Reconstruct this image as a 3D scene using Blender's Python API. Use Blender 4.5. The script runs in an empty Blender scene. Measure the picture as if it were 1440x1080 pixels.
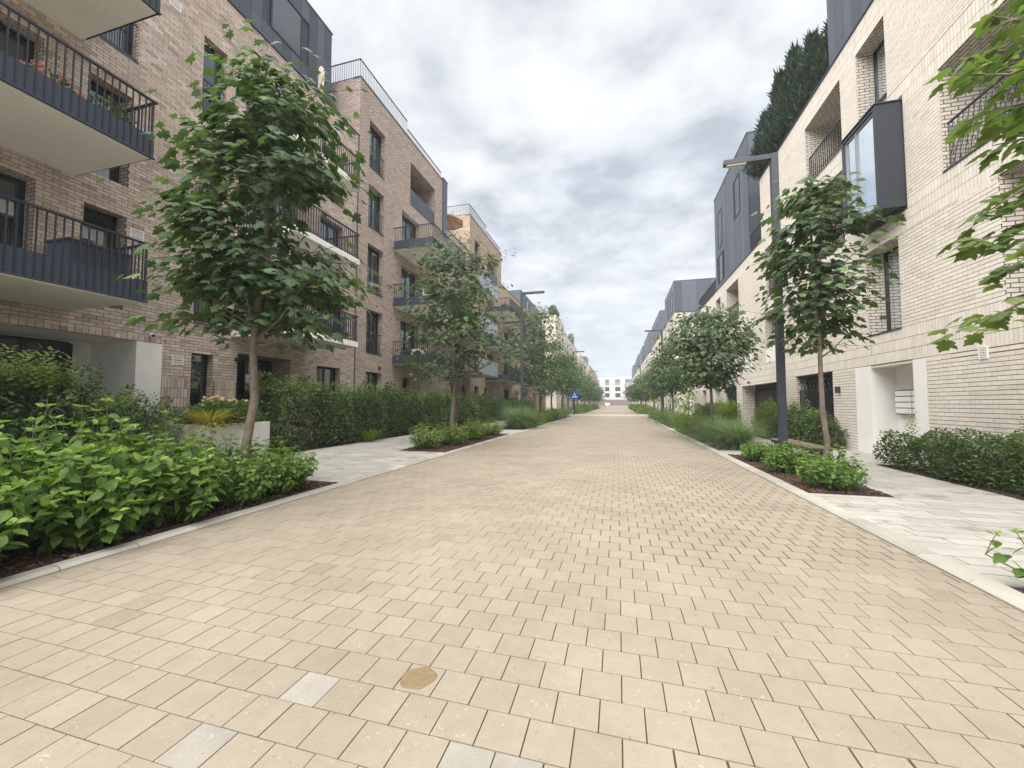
import bpy, math, random
import numpy as np
from mathutils import Matrix, Vector

random.seed(7)
rng = np.random.default_rng(7)
R = math.radians
scn = bpy.context.scene
C = scn.collection

# ------------------------------------------------------------------ camera, world, sun, exposure
CAM = np.array([0.0, 0.0, 1.42])
YAW, PITCH, FPX = R(15.088), R(2.80), 552.0
cam_d = bpy.data.cameras.new('camera')
cam = bpy.data.objects.new('camera', cam_d)
C.objects.link(cam)
cam.location = CAM
cam.rotation_euler = (R(90) + PITCH, 0, YAW)
cam_d.sensor_width = 36.0
cam_d.lens = 36.0 * FPX / 1440.0
cam_d.clip_start, cam_d.clip_end = 0.05, 3000
scn.camera = cam

SUN_AZ, SUN_EL = R(205), R(62)          # azimuth clockwise from +Y
world = bpy.data.worlds.new('World')
scn.world = world
world.use_nodes = True


def build_world():
    nt = world.node_tree
    nt.nodes.clear()
    N, L = nt.nodes.new, nt.links.new
    out, bg = N('ShaderNodeOutputWorld'), N('ShaderNodeBackground')
    L(bg.outputs[0], out.inputs[0])
    sky = N('ShaderNodeTexSky')
    sky.sky_type = 'NISHITA'
    sky.sun_disc = False
    sky.sun_elevation, sky.sun_rotation = SUN_EL, SUN_AZ
    sky.air_density, sky.dust_density, sky.ozone_density = 1.0, 2.0, 1.0
    tc = N('ShaderNodeTexCoord')
    sep = N('ShaderNodeSeparateXYZ')
    L(tc.outputs['Generated'], sep.inputs[0])

    def math_(op, a, b=None, clamp=False):
        m = N('ShaderNodeMath')
        m.operation, m.use_clamp = op, clamp
        for i, v in enumerate((a, b)):
            if v is None:
                continue
            if isinstance(v, (int, float)):
                m.inputs[i].default_value = v
            else:
                L(v, m.inputs[i])
        return m.outputs[0]
    z = math_('ADD', math_('MAXIMUM', sep.outputs[2], 0.0), 0.16)
    comb = N('ShaderNodeCombineXYZ')
    L(math_('DIVIDE', sep.outputs[0], z), comb.inputs[0])
    L(math_('DIVIDE', sep.outputs[1], z), comb.inputs[1])

    def noise(scale, detail, rough, dist, off):
        mp = N('ShaderNodeMapping')
        mp.inputs['Location'].default_value = off
        L(comb.outputs[0], mp.inputs[0])
        n = N('ShaderNodeTexNoise')
        n.inputs['Scale'].default_value = scale
        n.inputs['Detail'].default_value = detail
        n.inputs['Roughness'].default_value = rough
        n.inputs['Distortion'].default_value = dist
        L(mp.outputs[0], n.inputs['Vector'])
        return n.outputs[0]
    big = noise(1.25, 10, 0.58, 0.35, (5.3, 1.4, 0))
    med = noise(4.2, 10, 0.56, 0.15, (1.7, 5.2, 0))
    cr = N('ShaderNodeValToRGB')                     # cloud brightness (radiance before strength)
    e = cr.color_ramp.elements
    e[0].position, e[0].color = 0.40, (1.62, 1.74, 1.90, 1)
    e[1].position, e[1].color = 0.60, (2.92, 3.02, 3.12, 1)
    m = e.new(0.50)
    m.color = (2.36, 2.48, 2.61, 1)
    mixn = math_('ADD', math_('MULTIPLY', big, 0.55), math_('MULTIPLY', med, 0.45))
    L(mixn, cr.inputs[0])
    cov = N('ShaderNodeMapRange')                    # where the veil thins to pale blue
    cov.inputs[1].default_value, cov.inputs[2].default_value = 0.30, 0.52
    cov.inputs[3].default_value, cov.inputs[4].default_value = 0.88, 1.0
    L(big, cov.inputs[0])
    mix = N('ShaderNodeMix')
    mix.data_type = 'RGBA'
    L(cov.outputs[0], mix.inputs['Factor'])
    L(sky.outputs[0], mix.inputs['A'])
    L(cr.outputs[0], mix.inputs['B'])
    hz = N('ShaderNodeMapRange')                     # even pale veil low over the horizon
    hz.inputs[1].default_value, hz.inputs[2].default_value = 0.0, 0.42
    hz.inputs[3].default_value, hz.inputs[4].default_value = 0.85, 0.0
    L(sep.outputs[2], hz.inputs[0])
    mix2 = N('ShaderNodeMix')
    mix2.data_type = 'RGBA'
    L(hz.outputs[0], mix2.inputs['Factor'])
    L(mix.outputs['Result'], mix2.inputs['A'])
    mix2.inputs['B'].default_value = (2.25, 2.46, 2.68, 1)
    L(mix2.outputs['Result'], bg.inputs[0])
    bg.inputs[1].default_value = 0.05


build_world()
sun_d = bpy.data.lights.new('sun', 'SUN')
sun_d.energy, sun_d.angle, sun_d.color = 1.5, R(95), (1.0, 0.965, 0.925)
sun = bpy.data.objects.new('sun', sun_d)
C.objects.link(sun)
sd = Vector((math.sin(SUN_AZ) * math.cos(SUN_EL), math.cos(SUN_AZ) * math.cos(SUN_EL), math.sin(SUN_EL)))
sun.rotation_euler = sd.to_track_quat('Z', 'Y').to_euler()
vs = scn.view_settings
vs.view_transform, vs.look, vs.exposure, vs.gamma = 'Standard', 'None', 2.82, 1.0
vs.use_curve_mapping = False
scn.render.engine = 'CYCLES'
scn.cycles.use_denoising = True
scn.cycles.max_bounces = 10
scn.cycles.diffuse_bounces = 6
scn.cycles.transparent_max_bounces = 12

# camera helpers for choosing which pieces show largest
_f = np.array([-math.sin(YAW) * math.cos(PITCH), math.cos(YAW) * math.cos(PITCH), math.sin(PITCH)])
_r = np.array([math.cos(YAW), math.sin(YAW), 0.0])
_u = np.cross(_r, _f)


def view(P):
    d = np.asarray(P, float) - CAM
    zc = d @ _f
    with np.errstate(divide='ignore', invalid='ignore'):
        u = 720 + FPX * (d @ _r) / zc
        v = 540 - FPX * (d @ _u) / zc
    inside = (zc > 0.3) & (u > -15) & (u < 1455) & (v > -15) & (v < 1095)
    return zc, inside


# ------------------------------------------------------------------ object helpers
def tag(o, label=None, cat=None, group=None, kind=None):
    if label:
        o['label'] = label
    if cat:
        o['category'] = cat
    if group:
        o['group'] = group
    if kind:
        o['kind'] = kind
    return o


def thing(name, label, cat, loc=(0, 0, 0), group=None):
    o = bpy.data.objects.new(name, None)
    o.empty_display_size = 0.2
    C.objects.link(o)
    o.location = loc
    return tag(o, label, cat, group)


def link(name, me, parent=None):
    o = bpy.data.objects.new(name, me)
    C.objects.link(o)
    if parent is not None:
        o.parent = parent
        # geometry is written in world coordinates: cancel the parents' translation
        p, t = parent, Vector((0, 0, 0))
        while p is not None:
            t += p.location
            p = p.parent
        o.location = -t
    return o


def put(name, me, parent, M, tint=None):
    """A piece that shares mesh data, placed by a world matrix."""
    o = bpy.data.objects.new(name, me)
    C.objects.link(o)
    o.parent = parent
    p, t = parent, Vector((0, 0, 0))
    while p is not None:
        t += p.location
        p = p.parent
    o.matrix_basis = Matrix.Translation(-t) @ M
    if tint is not None:
        o['tint'] = float(tint)
    return o


def np_mesh(name, V, F, mats, tint=None, midx=None, smooth=False):
    """V (n,3); F list of arrays (m,k); tint per face."""
    me = bpy.data.meshes.new(name)
    V = np.asarray(V, np.float32)
    me.vertices.add(len(V))
    me.vertices.foreach_set('co', V.ravel())
    F = [np.asarray(f, np.int32) for f in F if len(f)]
    li = np.concatenate([f.ravel() for f in F])
    tot = np.concatenate([np.full(len(f), f.shape[1], np.int32) for f in F])
    st = np.concatenate(([0], np.cumsum(tot)[:-1])).astype(np.int32)
    me.loops.add(len(li))
    me.loops.foreach_set('vertex_index', li)
    me.polygons.add(len(tot))
    me.polygons.foreach_set('loop_start', st)
    me.polygons.foreach_set('loop_total', tot)
    for m in (mats if isinstance(mats, (list, tuple)) else [mats]):
        me.materials.append(m)
    if midx is not None:
        me.polygons.foreach_set('material_index', np.asarray(midx, np.int32))
    me.polygons.foreach_set('use_smooth', np.full(len(tot), bool(smooth)))
    if tint is not None:
        a = me.attributes.new('tint', 'FLOAT', 'FACE')
        a.data.foreach_set('value', np.asarray(tint, np.float32))
    me.update(calc_edges=True)
    return me


BOXF = np.array([[0, 3, 2, 1], [4, 5, 6, 7], [0, 1, 5, 4], [1, 2, 6, 5], [2, 3, 7, 6], [3, 0, 4, 7]])


def boxes_np(lo, hi, faces=(0, 1, 2, 3, 4, 5)):
    lo, hi = np.asarray(lo, float), np.asarray(hi, float)
    n = len(lo)
    V = np.empty((n, 8, 3))
    for i, (a, b, c) in enumerate([(0, 0, 0), (1, 0, 0), (1, 1, 0), (0, 1, 0), (0, 0, 1), (1, 0, 1), (1, 1, 1), (0, 1, 1)]):
        V[:, i, 0] = hi[:, 0] if a else lo[:, 0]
        V[:, i, 1] = hi[:, 1] if b else lo[:, 1]
        V[:, i, 2] = hi[:, 2] if c else lo[:, 2]
    F = (BOXF[list(faces)][None] + 8 * np.arange(n)[:, None, None]).reshape(-1, 4)
    return V.reshape(-1, 3), F


class MB:
    """Collects boxes, quads and tubes into one mesh."""
    def __init__(s):
        s.v, s.f, s.t, s.m = [], [], [], []

    def box(s, x0, x1, y0, y1, z0, z1, t=0.5, m=0):
        b = len(s.v)
        x0, x1 = min(x0, x1), max(x0, x1)
        s.v += [(x0, y0, z0), (x1, y0, z0), (x1, y1, z0), (x0, y1, z0), (x0, y0, z1), (x1, y0, z1), (x1, y1, z1), (x0, y1, z1)]
        for q in BOXF.tolist():
            s.f.append([b + i for i in q])
            s.t.append(t)
            s.m.append(m)
        return s

    def quad(s, a, b, c, d, t=0.5, m=0):
        k = len(s.v)
        s.v += [a, b, c, d]
        s.f.append([k, k + 1, k + 2, k + 3])
        s.t.append(t)
        s.m.append(m)
        return s

    def poly(s, pts, t=0.5, m=0):
        k = len(s.v)
        s.v += list(pts)
        s.f.append(list(range(k, k + len(pts))))
        s.t.append(t)
        s.m.append(m)
        return s

    def obox(s, c, ex, ey, ez, m=0):
        c, ex, ey, ez = map(np.array, (c, ex, ey, ez))
        k = len(s.v)
        for a, b, d in [(-1, -1, -1), (1, -1, -1), (1, 1, -1), (-1, 1, -1), (-1, -1, 1), (1, -1, 1), (1, 1, 1), (-1, 1, 1)]:
            s.v.append(tuple(c + a * ex + b * ey + d * ez))
        for q in BOXF.tolist():
            s.f.append([k + i for i in q])
            s.t.append(0.5)
            s.m.append(m)
        return s

    def tube(s, pts, rad, n=8, m=0, cap=True):
        pts = [np.array(p, float) for p in pts]
        rings = []
        for i, p in enumerate(pts):
            d = pts[min(i + 1, len(pts) - 1)] - pts[max(i - 1, 0)]
            d = d / (np.linalg.norm(d) + 1e-9)
            a = np.cross(d, (0, 0, 1.0) if abs(d[2]) < 0.9 else (1.0, 0, 0))
            a /= np.linalg.norm(a)
            b = np.cross(d, a)
            r = rad[i] if hasattr(rad, '__len__') else rad
            k = len(s.v)
            for j in range(n):
                t = 2 * math.pi * j / n
                s.v.append(tuple(p + r * (math.cos(t) * a + math.sin(t) * b)))
            rings.append(k)
        for k0, k1 in zip(rings, rings[1:]):
            for j in range(n):
                s.f.append([k0 + j, k0 + (j + 1) % n, k1 + (j + 1) % n, k1 + j])
                s.t.append(0.5)
                s.m.append(m)
        if cap:
            for k in (rings[0], rings[-1]):
                s.f.append([k + j for j in range(n)])
                s.t.append(0.5)
                s.m.append(m)
        return s

    def build(s, name, mats, parent=None, smooth=False, bevel=0):
        me = bpy.data.meshes.new(name)
        me.from_pydata(s.v, [], s.f)
        for m in (mats if isinstance(mats, (list, tuple)) else [mats]):
            me.materials.append(m)
        me.polygons.foreach_set('material_index', s.m)
        if smooth:
            me.polygons.foreach_set('use_smooth', [True] * len(s.f))
        a = me.attributes.new('tint', 'FLOAT', 'FACE')
        a.data.foreach_set('value', s.t)
        o = link(name, me, parent)
        if bevel:
            md = o.modifiers.new('bevel', 'BEVEL')
            md.width, md.segments, md.limit_method = bevel, 2, 'ANGLE'
        return o


# ------------------------------------------------------------------ materials
def new_mat(name):
    m = bpy.data.materials.new(name)
    m.use_nodes = True
    nt = m.node_tree
    return m, nt, nt.nodes['Principled BSDF']


def node(nt, typ, **kw):
    n = nt.nodes.new(typ)
    for k, v in kw.items():
        setattr(n, k, v)
    return n


def wpos(nt):
    return node(nt, 'ShaderNodeNewGeometry').outputs['Position']


def noise(nt, scale, detail=4, rough=0.55, vec=None, dist=0.0):
    n = node(nt, 'ShaderNodeTexNoise')
    n.inputs['Scale'].default_value = scale
    n.inputs['Detail'].default_value = detail
    n.inputs['Roughness'].default_value = rough
    n.inputs['Distortion'].default_value = dist
    nt.links.new(vec if vec is not None else wpos(nt), n.inputs['Vector'])
    return n.outputs[0]


def ramp(nt, fac, stops):
    r = node(nt, 'ShaderNodeValToRGB')
    e = r.color_ramp.elements
    while len(e) < len(stops):
        e.new(0.5)
    for i, (p, c) in enumerate(stops):
        e[i].position = p
        e[i].color = (*c, 1) if len(c) == 3 else c
    nt.links.new(fac, r.inputs[0])
    return r.outputs[0]


def mathn(nt, op, a, b=0.0, clamp=False):
    m = node(nt, 'ShaderNodeMath', operation=op, use_clamp=clamp)
    for i, v in enumerate((a, b)):
        if isinstance(v, (int, float)):
            m.inputs[i].default_value = v
        else:
            nt.links.new(v, m.inputs[i])
    return m.outputs[0]


def mixc(nt, fac, a, b, blend='MIX'):
    m = node(nt, 'ShaderNodeMix', data_type='RGBA', blend_type=blend)
    for key, v in (('Factor', fac), ('A', a), ('B', b)):
        if isinstance(v, (int, float)):
            m.inputs[key].default_value = v
        elif isinstance(v, tuple):
            m.inputs[key].default_value = (*v, 1)
        else:
            nt.links.new(v, m.inputs[key])
    return m.outputs['Result']


def tint_of(nt):
    a = node(nt, 'ShaderNodeAttribute', attribute_name='tint', attribute_type='GEOMETRY')
    b = node(nt, 'ShaderNodeAttribute', attribute_name='tint', attribute_type='OBJECT')
    return mathn(nt, 'ADD', a.outputs['Fac'], b.outputs['Fac'])


def bump(nt, bsdf, h, strength=0.3, dist=0.01):
    b = node(nt, 'ShaderNodeBump')
    b.inputs['Strength'].default_value = strength
    b.inputs['Distance'].default_value = dist
    nt.links.new(h, b.inputs['Height'])
    nt.links.new(b.outputs[0], bsdf.inputs['Normal'])


def surf(name, col, rough=0.6, metal=0.0, var=0.15, nscale=3.0, bumps=0.0, bscale=60.0, spec=0.5):
    """Plain surface with soft blotches and fine grain."""
    m, nt, b = new_mat(name)
    n1 = noise(nt, nscale, 5, 0.6)
    n2 = noise(nt, nscale * 14, 3, 0.6)
    f = mathn(nt, 'ADD', mathn(nt, 'MULTIPLY', n1, 0.7), mathn(nt, 'MULTIPLY', n2, 0.3))
    lo = tuple(c * (1 - var) for c in col)
    hi = tuple(min(1, c * (1 + var)) for c in col)
    nt.links.new(ramp(nt, f, [(0.3, lo), (0.7, hi)]), b.inputs['Base Color'])
    b.inputs['Roughness'].default_value = rough
    b.inputs['Metallic'].default_value = metal
    b.inputs['Specular IOR Level'].default_value = spec
    if bumps:
        bump(nt, b, noise(nt, bscale, 4, 0.6), bumps, 0.01)
    return m


def piece_mat(name, stops, rough=0.85, grain=0.18, gscale=70, stain=0.15, sscale=0.7, bumps=0.25, speck=0.0, stainy=False):
    """Pieces whose own colour follows their tint value, with grain, stains and scratches."""
    m, nt, b = new_mat(name)
    col = ramp(nt, tint_of(nt), stops)
    g = noise(nt, gscale, 4, 0.65)
    g2 = noise(nt, gscale * 0.12, 4, 0.6, dist=0.6)
    s = noise(nt, sscale, 5, 0.6)
    k = mathn(nt, 'ADD', mathn(nt, 'MULTIPLY', mathn(nt, 'SUBTRACT', g, 0.5), grain * 2),
              mathn(nt, 'MULTIPLY', mathn(nt, 'SUBTRACT', s, 0.5), stain * 2))
    k = mathn(nt, 'ADD', k, mathn(nt, 'MULTIPLY', mathn(nt, 'SUBTRACT', g2, 0.5), grain * 1.4))
    k = mathn(nt, 'ADD', k, 1.0)
    vm = node(nt, 'ShaderNodeVectorMath', operation='SCALE')
    nt.links.new(col, vm.inputs[0])
    nt.links.new(k, vm.inputs['Scale'])
    c = vm.outputs[0]
    if speck:
        sp = mathn(nt, 'GREATER_THAN', noise(nt, 24, 2, 0.5), 0.70)
        sp = mathn(nt, 'MULTIPLY', sp, mathn(nt, 'GREATER_THAN', noise(nt, 5, 2, 0.5), 0.52))
        c = mixc(nt, mathn(nt, 'MULTIPLY', sp, speck), c, (0.16, 0.13, 0.09))
        st = noise(nt, 9, 3, 0.5, dist=3.0)                    # pale scuffs
        st = mathn(nt, 'GREATER_THAN', st, 0.66)
        st = mathn(nt, 'MULTIPLY', st, mathn(nt, 'GREATER_THAN', noise(nt, 60, 2, 0.5), 0.53))
        c = mixc(nt, mathn(nt, 'MULTIPLY', st, 0.22), c, (0.55, 0.50, 0.40))
    if stainy:
        st = noise(nt, 1.7, 6, 0.62, dist=0.5)
        st = ramp(nt, st, [(0.54, (0, 0, 0)), (0.66, (1, 1, 1))])
        c = mixc(nt, mathn(nt, 'MULTIPLY', st, 0.7), c, (0.17, 0.14, 0.10))
    nt.links.new(c, b.inputs['Base Color'])
    b.inputs['Roughness'].default_value = rough
    b.inputs['Specular IOR Level'].default_value = 0.3
    bump(nt, b, g, bumps, 0.004)
    return m


def brick_tex(name, c1, c2, mortar, rough=0.85, bl=0.25, bh=0.0875, soldier=None):
    """Brick pattern in world metres for reveals, ends and far walls (x-, y- and z-facing)."""
    m, nt, b = new_mat(name)
    g = node(nt, 'ShaderNodeNewGeometry')
    sp = node(nt, 'ShaderNodeSeparateXYZ')
    nt.links.new(g.outputs['Position'], sp.inputs[0])
    sn = node(nt, 'ShaderNodeSeparateXYZ')
    nt.links.new(g.outputs['True Normal'], sn.inputs[0])
    ax = mathn(nt, 'GREATER_THAN', mathn(nt, 'ABSOLUTE', sn.outputs[0]), 0.5)
    az = mathn(nt, 'GREATER_THAN', mathn(nt, 'ABSOLUTE', sn.outputs[2]), 0.5)
    axz = mathn(nt, 'MAXIMUM', ax, az)
    u = mathn(nt, 'ADD', mathn(nt, 'MULTIPLY', sp.outputs[1], axz),
              mathn(nt, 'MULTIPLY', sp.outputs[0], mathn(nt, 'SUBTRACT', 1.0, axz)))
    v = mathn(nt, 'ADD', mathn(nt, 'MULTIPLY', sp.outputs[0], az),
              mathn(nt, 'MULTIPLY', sp.outputs[2], mathn(nt, 'SUBTRACT', 1.0, az)))
    cb = node(nt, 'ShaderNodeCombineXYZ')
    nt.links.new(u, cb.inputs[0])
    nt.links.new(v, cb.inputs[1])
    t = node(nt, 'ShaderNodeTexBrick')
    nt.links.new(cb.outputs[0], t.inputs['Vector'])
    t.inputs['Scale'].default_value = 1.0
    t.inputs['Brick Width'].default_value = bl
    t.inputs['Row Height'].default_value = bh
    t.inputs['Mortar Size'].default_value = 0.010
    t.inputs['Mortar Smooth'].default_value = 0.1
    t.inputs['Bias'].default_value = -0.1
    t.inputs['Color1'].default_value = (*c1, 1)
    t.inputs['Color2'].default_value = (*c2, 1)
    t.inputs['Mortar'].default_value = (*mortar, 1)
    k = mathn(nt, 'ADD', mathn(nt, 'MULTIPLY', noise(nt, 0.8, 5, 0.6), 0.3), 0.85)
    k = mathn(nt, 'ADD', k, mathn(nt, 'MULTIPLY', mathn(nt, 'SUBTRACT', noise(nt, 45, 3, 0.6), 0.5), 0.35))
    vm = node(nt, 'ShaderNodeVectorMath', operation='SCALE')
    nt.links.new(t.outputs['Color'], vm.inputs[0])
    nt.links.new(k, vm.inputs['Scale'])
    nt.links.new(vm.outputs[0], b.inputs['Base Color'])
    b.inputs['Roughness'].default_value = rough
    bump(nt, b, mathn(nt, 'SUBTRACT', 1.0, t.outputs['Fac']), 0.6, 0.008)
    return m


def leaf_mat(name, stops, transl=0.3, rough=0.5):
    m, nt, b = new_mat(name)
    t = mathn(nt, 'ADD', tint_of(nt), mathn(nt, 'MULTIPLY', mathn(nt, 'SUBTRACT', noise(nt, 9, 3, 0.6), 0.5), 0.3))
    col = ramp(nt, t, stops)
    nt.links.new(col, b.inputs['Base Color'])
    b.inputs['Roughness'].default_value = rough
    b.inputs['Specular IOR Level'].default_value = 0.2
    tr = node(nt, 'ShaderNodeBsdfTranslucent')
    nt.links.new(mixc(nt, 1.0, col, (1.5, 1.7, 0.7), 'MULTIPLY'), tr.inputs['Color'])
    mx = node(nt, 'ShaderNodeMixShader')
    mx.inputs[0].default_value = transl
    nt.links.new(b.outputs[0], mx.inputs[1])
    nt.links.new(tr.outputs[0], mx.inputs[2])
    nt.links.new(mx.outputs[0], nt.nodes['Material Output'].inputs[0])
    return m


def glass_mat(name, tintc=(0.55, 0.6, 0.62), gl=0.30):
    m, nt, b = new_mat(name)
    nt.nodes.remove(b)
    tr = node(nt, 'ShaderNodeBsdfTransparent')
    tr.inputs[0].default_value = (*tintc, 1)
    gs = node(nt, 'ShaderNodeBsdfGlossy')
    gs.inputs['Color'].default_value = (0.85, 0.92, 0.97, 1)
    gs.inputs['Roughness'].default_value = 0.015
    fr = node(nt, 'ShaderNodeLayerWeight')
    fr.inputs[0].default_value = gl
    mx = node(nt, 'ShaderNodeMixShader')
    nt.links.new(mathn(nt, 'ADD', mathn(nt, 'MULTIPLY', fr.outputs['Fresnel'], 0.7), 0.16, True), mx.inputs[0])
    nt.links.new(tr.outputs[0], mx.inputs[1])
    nt.links.new(gs.outputs[0], mx.inputs[2])
    nt.links.new(mx.outputs[0], nt.nodes['Material Output'].inputs[0])
    return m


PAVER = piece_mat('paver_concrete', [(0.0, (0.200, 0.168, 0.126)), (0.35, (0.232, 0.197, 0.150)), (0.7, (0.253, 0.217, 0.167)), (1.0, (0.278, 0.234, 0.172))],
                  grain=0.18, gscale=90, stain=0.30, sscale=0.8, speck=0.7)
PAVER_GREY = piece_mat('grey_paver', [(0, (0.225, 0.208, 0.180)), (1, (0.258, 0.238, 0.208))], grain=0.2, gscale=70, stain=0.25, sscale=4, speck=0.6)
JOINT = surf('sand_joint', (0.06, 0.046, 0.032), 0.95, var=0.4, nscale=1.2)
KERB = piece_mat('kerb_concrete', [(0, (0.27, 0.248, 0.212)), (1, (0.36, 0.338, 0.297))], grain=0.12, gscale=60, stain=0.25, sscale=1.5)
SLAB = piece_mat('walk_slab', stainy=True, stops= [(0, (0.27, 0.256, 0.226)), (0.5, (0.315, 0.30, 0.27)), (1, (0.35, 0.335, 0.305))], grain=0.10, gscale=50, stain=0.30, sscale=1.1)
MORTAR_L = surf('brown_mortar', (0.10, 0.075, 0.06), 0.95, var=0.25, nscale=2)
MORTAR_R = surf('grey_mortar', (0.115, 0.092, 0.074), 0.95, var=0.25, nscale=2)
BRICK_L = piece_mat('brown_brick', [(0, (0.31, 0.24, 0.197)), (0.25, (0.415, 0.33, 0.277)), (0.65, (0.515, 0.42, 0.36)), (1, (0.60, 0.505, 0.44))], grain=0.2, gscale=55, stain=0.14)
BRICK_R = piece_mat('cream_brick', [(0, (0.54, 0.48, 0.41)), (0.25, (0.63, 0.57, 0.495)), (0.65, (0.69, 0.635, 0.565)), (1, (0.73, 0.68, 0.61))], grain=0.13, gscale=55, stain=0.10)
TEX_L = brick_tex('brown_brickwork', (0.38, 0.302, 0.252), (0.545, 0.445, 0.38), (0.13, 0.09, 0.07))
TEX_L2 = brick_tex('sand_brickwork', (0.36, 0.265, 0.19), (0.52, 0.40, 0.30), (0.20, 0.15, 0.11))
TEX_R = brick_tex('cream_brickwork', (0.60, 0.54, 0.465), (0.71, 0.655, 0.585), (0.12, 0.095, 0.075))
TEX_W = brick_tex('pale_brickwork', (0.56, 0.50, 0.42), (0.68, 0.62, 0.54), (0.35, 0.30, 0.25))
METAL = surf('anthracite_metal', (0.034, 0.040, 0.054), 0.45, var=0.12, nscale=1.5, spec=0.5)
ZINC = piece_mat('zinc_panel', [(0, (0.052, 0.063, 0.085)), (1, (0.088, 0.102, 0.130))], rough=0.42, grain=0.06, gscale=20, stain=0.12, bumps=0.03)
ZDARK = surf('zinc_gap', (0.035, 0.04, 0.05), 0.6)
RAILM = surf('railing_paint', (0.018, 0.021, 0.030), 0.42, var=0.1)
FRAME = surf('window_frame_paint', (0.014, 0.016, 0.02), 0.4, var=0.1)
BLUEPANEL = surf('kick_panel_paint', (0.040, 0.050, 0.075), 0.45, var=0.12)
GREYGLASS = surf('frosted_panel', (0.26, 0.30, 0.34), 0.25, var=0.06)
RENDER = surf('white_render', (0.76, 0.74, 0.70), 0.85, var=0.06, nscale=1.5, bumps=0.15, bscale=140)
SOFFIT = surf('soffit_render', (0.74, 0.71, 0.64), 0.9, var=0.07, nscale=1.0, bumps=0.1, bscale=120)
DARKIN = surf('dark_room', (0.035, 0.035, 0.04), 0.9)  # near-black colour stands in for unlit depth behind openings
CURT = surf('curtain_cloth', (0.62, 0.62, 0.60), 0.9, var=0.2, nscale=6)
GLASS = glass_mat('window_glass')
GLASS_D = surf('dark_glass', (0.02, 0.022, 0.028), 0.12, var=.05, spec=.35)
ROOFM = surf('roof_gravel', (0.25, 0.24, 0.23), 0.95, var=0.3, nscale=5)
SOIL = surf('bed_soil', (0.035, 0.022, 0.016), 0.95, var=0.5, nscale=14, bumps=0.8, bscale=40)
CHIP = piece_mat('bark_chip', [(0, (0.035, 0.018, 0.012)), (0.5, (0.07, 0.035, 0.024)), (1, (0.14, 0.085, 0.06))], grain=0.3, gscale=80)
GROUNDM = surf('earth', (0.20, 0.19, 0.15), 0.95, var=0.3, nscale=0.5)
BARK = surf('grey_bark', (0.15, 0.12, 0.095), 0.95, var=0.45, nscale=7, bumps=1.0, bscale=30)
TWIG = surf('twig_bark', (0.09, 0.07, 0.045), 0.9, var=0.3, nscale=9)
GSTEM = surf('green_stem', (0.085, 0.10, 0.04), 0.8, var=0.3, nscale=9)
CONC = surf('planter_concrete', (0.52, 0.50, 0.46), 0.85, var=0.1, nscale=3, bumps=0.2, bscale=60)
WOODM = surf('bench_wood', (0.15, 0.10, 0.075), 0.7, var=0.3, nscale=9)
WHITE = surf('white_plastic', (0.75, 0.75, 0.73), 0.45, var=0.05)
BLACKP = surf('black_plastic', (0.015, 0.015, 0.017), 0.4, var=0.1)
LAMPL = surf('lamp_lens', (0.55, 0.50, 0.42), 0.35, var=0.1)
MAPLE = leaf_mat('maple_leaf', [(0, (0.042, 0.068, 0.042)), (0.45, (0.070, 0.110, 0.056)), (0.75, (0.105, 0.155, 0.066)), (1, (0.17, 0.225, 0.085))], 0.30, 0.6)
MAPLE_Y = leaf_mat('maple_leaf_lit_tone', [(0, (0.050, 0.090, 0.032)), (0.5, (0.092, 0.140, 0.045)), (1, (0.165, 0.205, 0.07))], 0.38, 0.42)  # yellower maple copy, light through the leaves put into the colour
HYDR = leaf_mat('broad_leaf', [(0, (0.036, 0.072, 0.018)), (0.5, (0.088, 0.158, 0.034)), (1, (0.22, 0.32, 0.07))], 0.34, 0.45)
HEDGE = leaf_mat('hedge_leaf', [(0, (0.036, 0.062, 0.027)), (0.5, (0.076, 0.118, 0.046)), (0.8, (0.14, 0.195, 0.066)), (1, (0.20, 0.26, 0.095))], 0.30, 0.5)
LIME = leaf_mat('lime_leaf', [(0, (0.07, 0.12, 0.022)), (0.5, (0.13, 0.20, 0.035)), (1, (0.23, 0.31, 0.06))], 0.32, 0.5)
BLADE = leaf_mat('grass_blade', [(0, (0.065, 0.105, 0.055)), (0.5, (0.15, 0.205, 0.115)), (1, (0.30, 0.36, 0.22))], 0.3, 0.5)
GOLDB = leaf_mat('golden_blade', [(0, (0.16, 0.15, 0.03)), (0.5, (0.33, 0.28, 0.06)), (1, (0.48, 0.42, 0.13))], 0.3, 0.5)
THUJA = leaf_mat('thuja_spray', [(0, (0.018, 0.033, 0.022)), (0.6, (0.036, 0.060, 0.038)), (1, (0.075, 0.11, 0.06))], 0.12, 0.6)
PETAL_P = leaf_mat('pink_petal', [(0, (0.55, 0.20, 0.26)), (1, (0.78, 0.45, 0.48))], 0.3, 0.6)
PETAL_O = leaf_mat('peach_petal', [(0, (0.70, 0.42, 0.20)), (1, (0.80, 0.68, 0.50))], 0.3, 0.6)

# ------------------------------------------------------------------ leaves
def maple_template():
    h = [(0.02, 0.0), (0.17, -0.07), (0.33, 0.03), (0.27, 0.15), (0.44, 0.23), (0.56, 0.44), (0.40, 0.44), (0.24, 0.47), (0.29, 0.64), (0.13, 0.76)]
    o = h + [(0, 1.0)] + [(-x, y) for x, y in reversed(h)]
    V = [(0, 0.3, 0.05)] + [(x, y, -0.30 * x * x - 0.22 * (y - 0.3) ** 2 + (0.05 if abs(x) < .03 else 0)) for x, y in o]
    n = len(o)
    return np.array(V), np.array([[0, 1 + i, 1 + (i + 1) % n] for i in range(n)])


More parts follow.
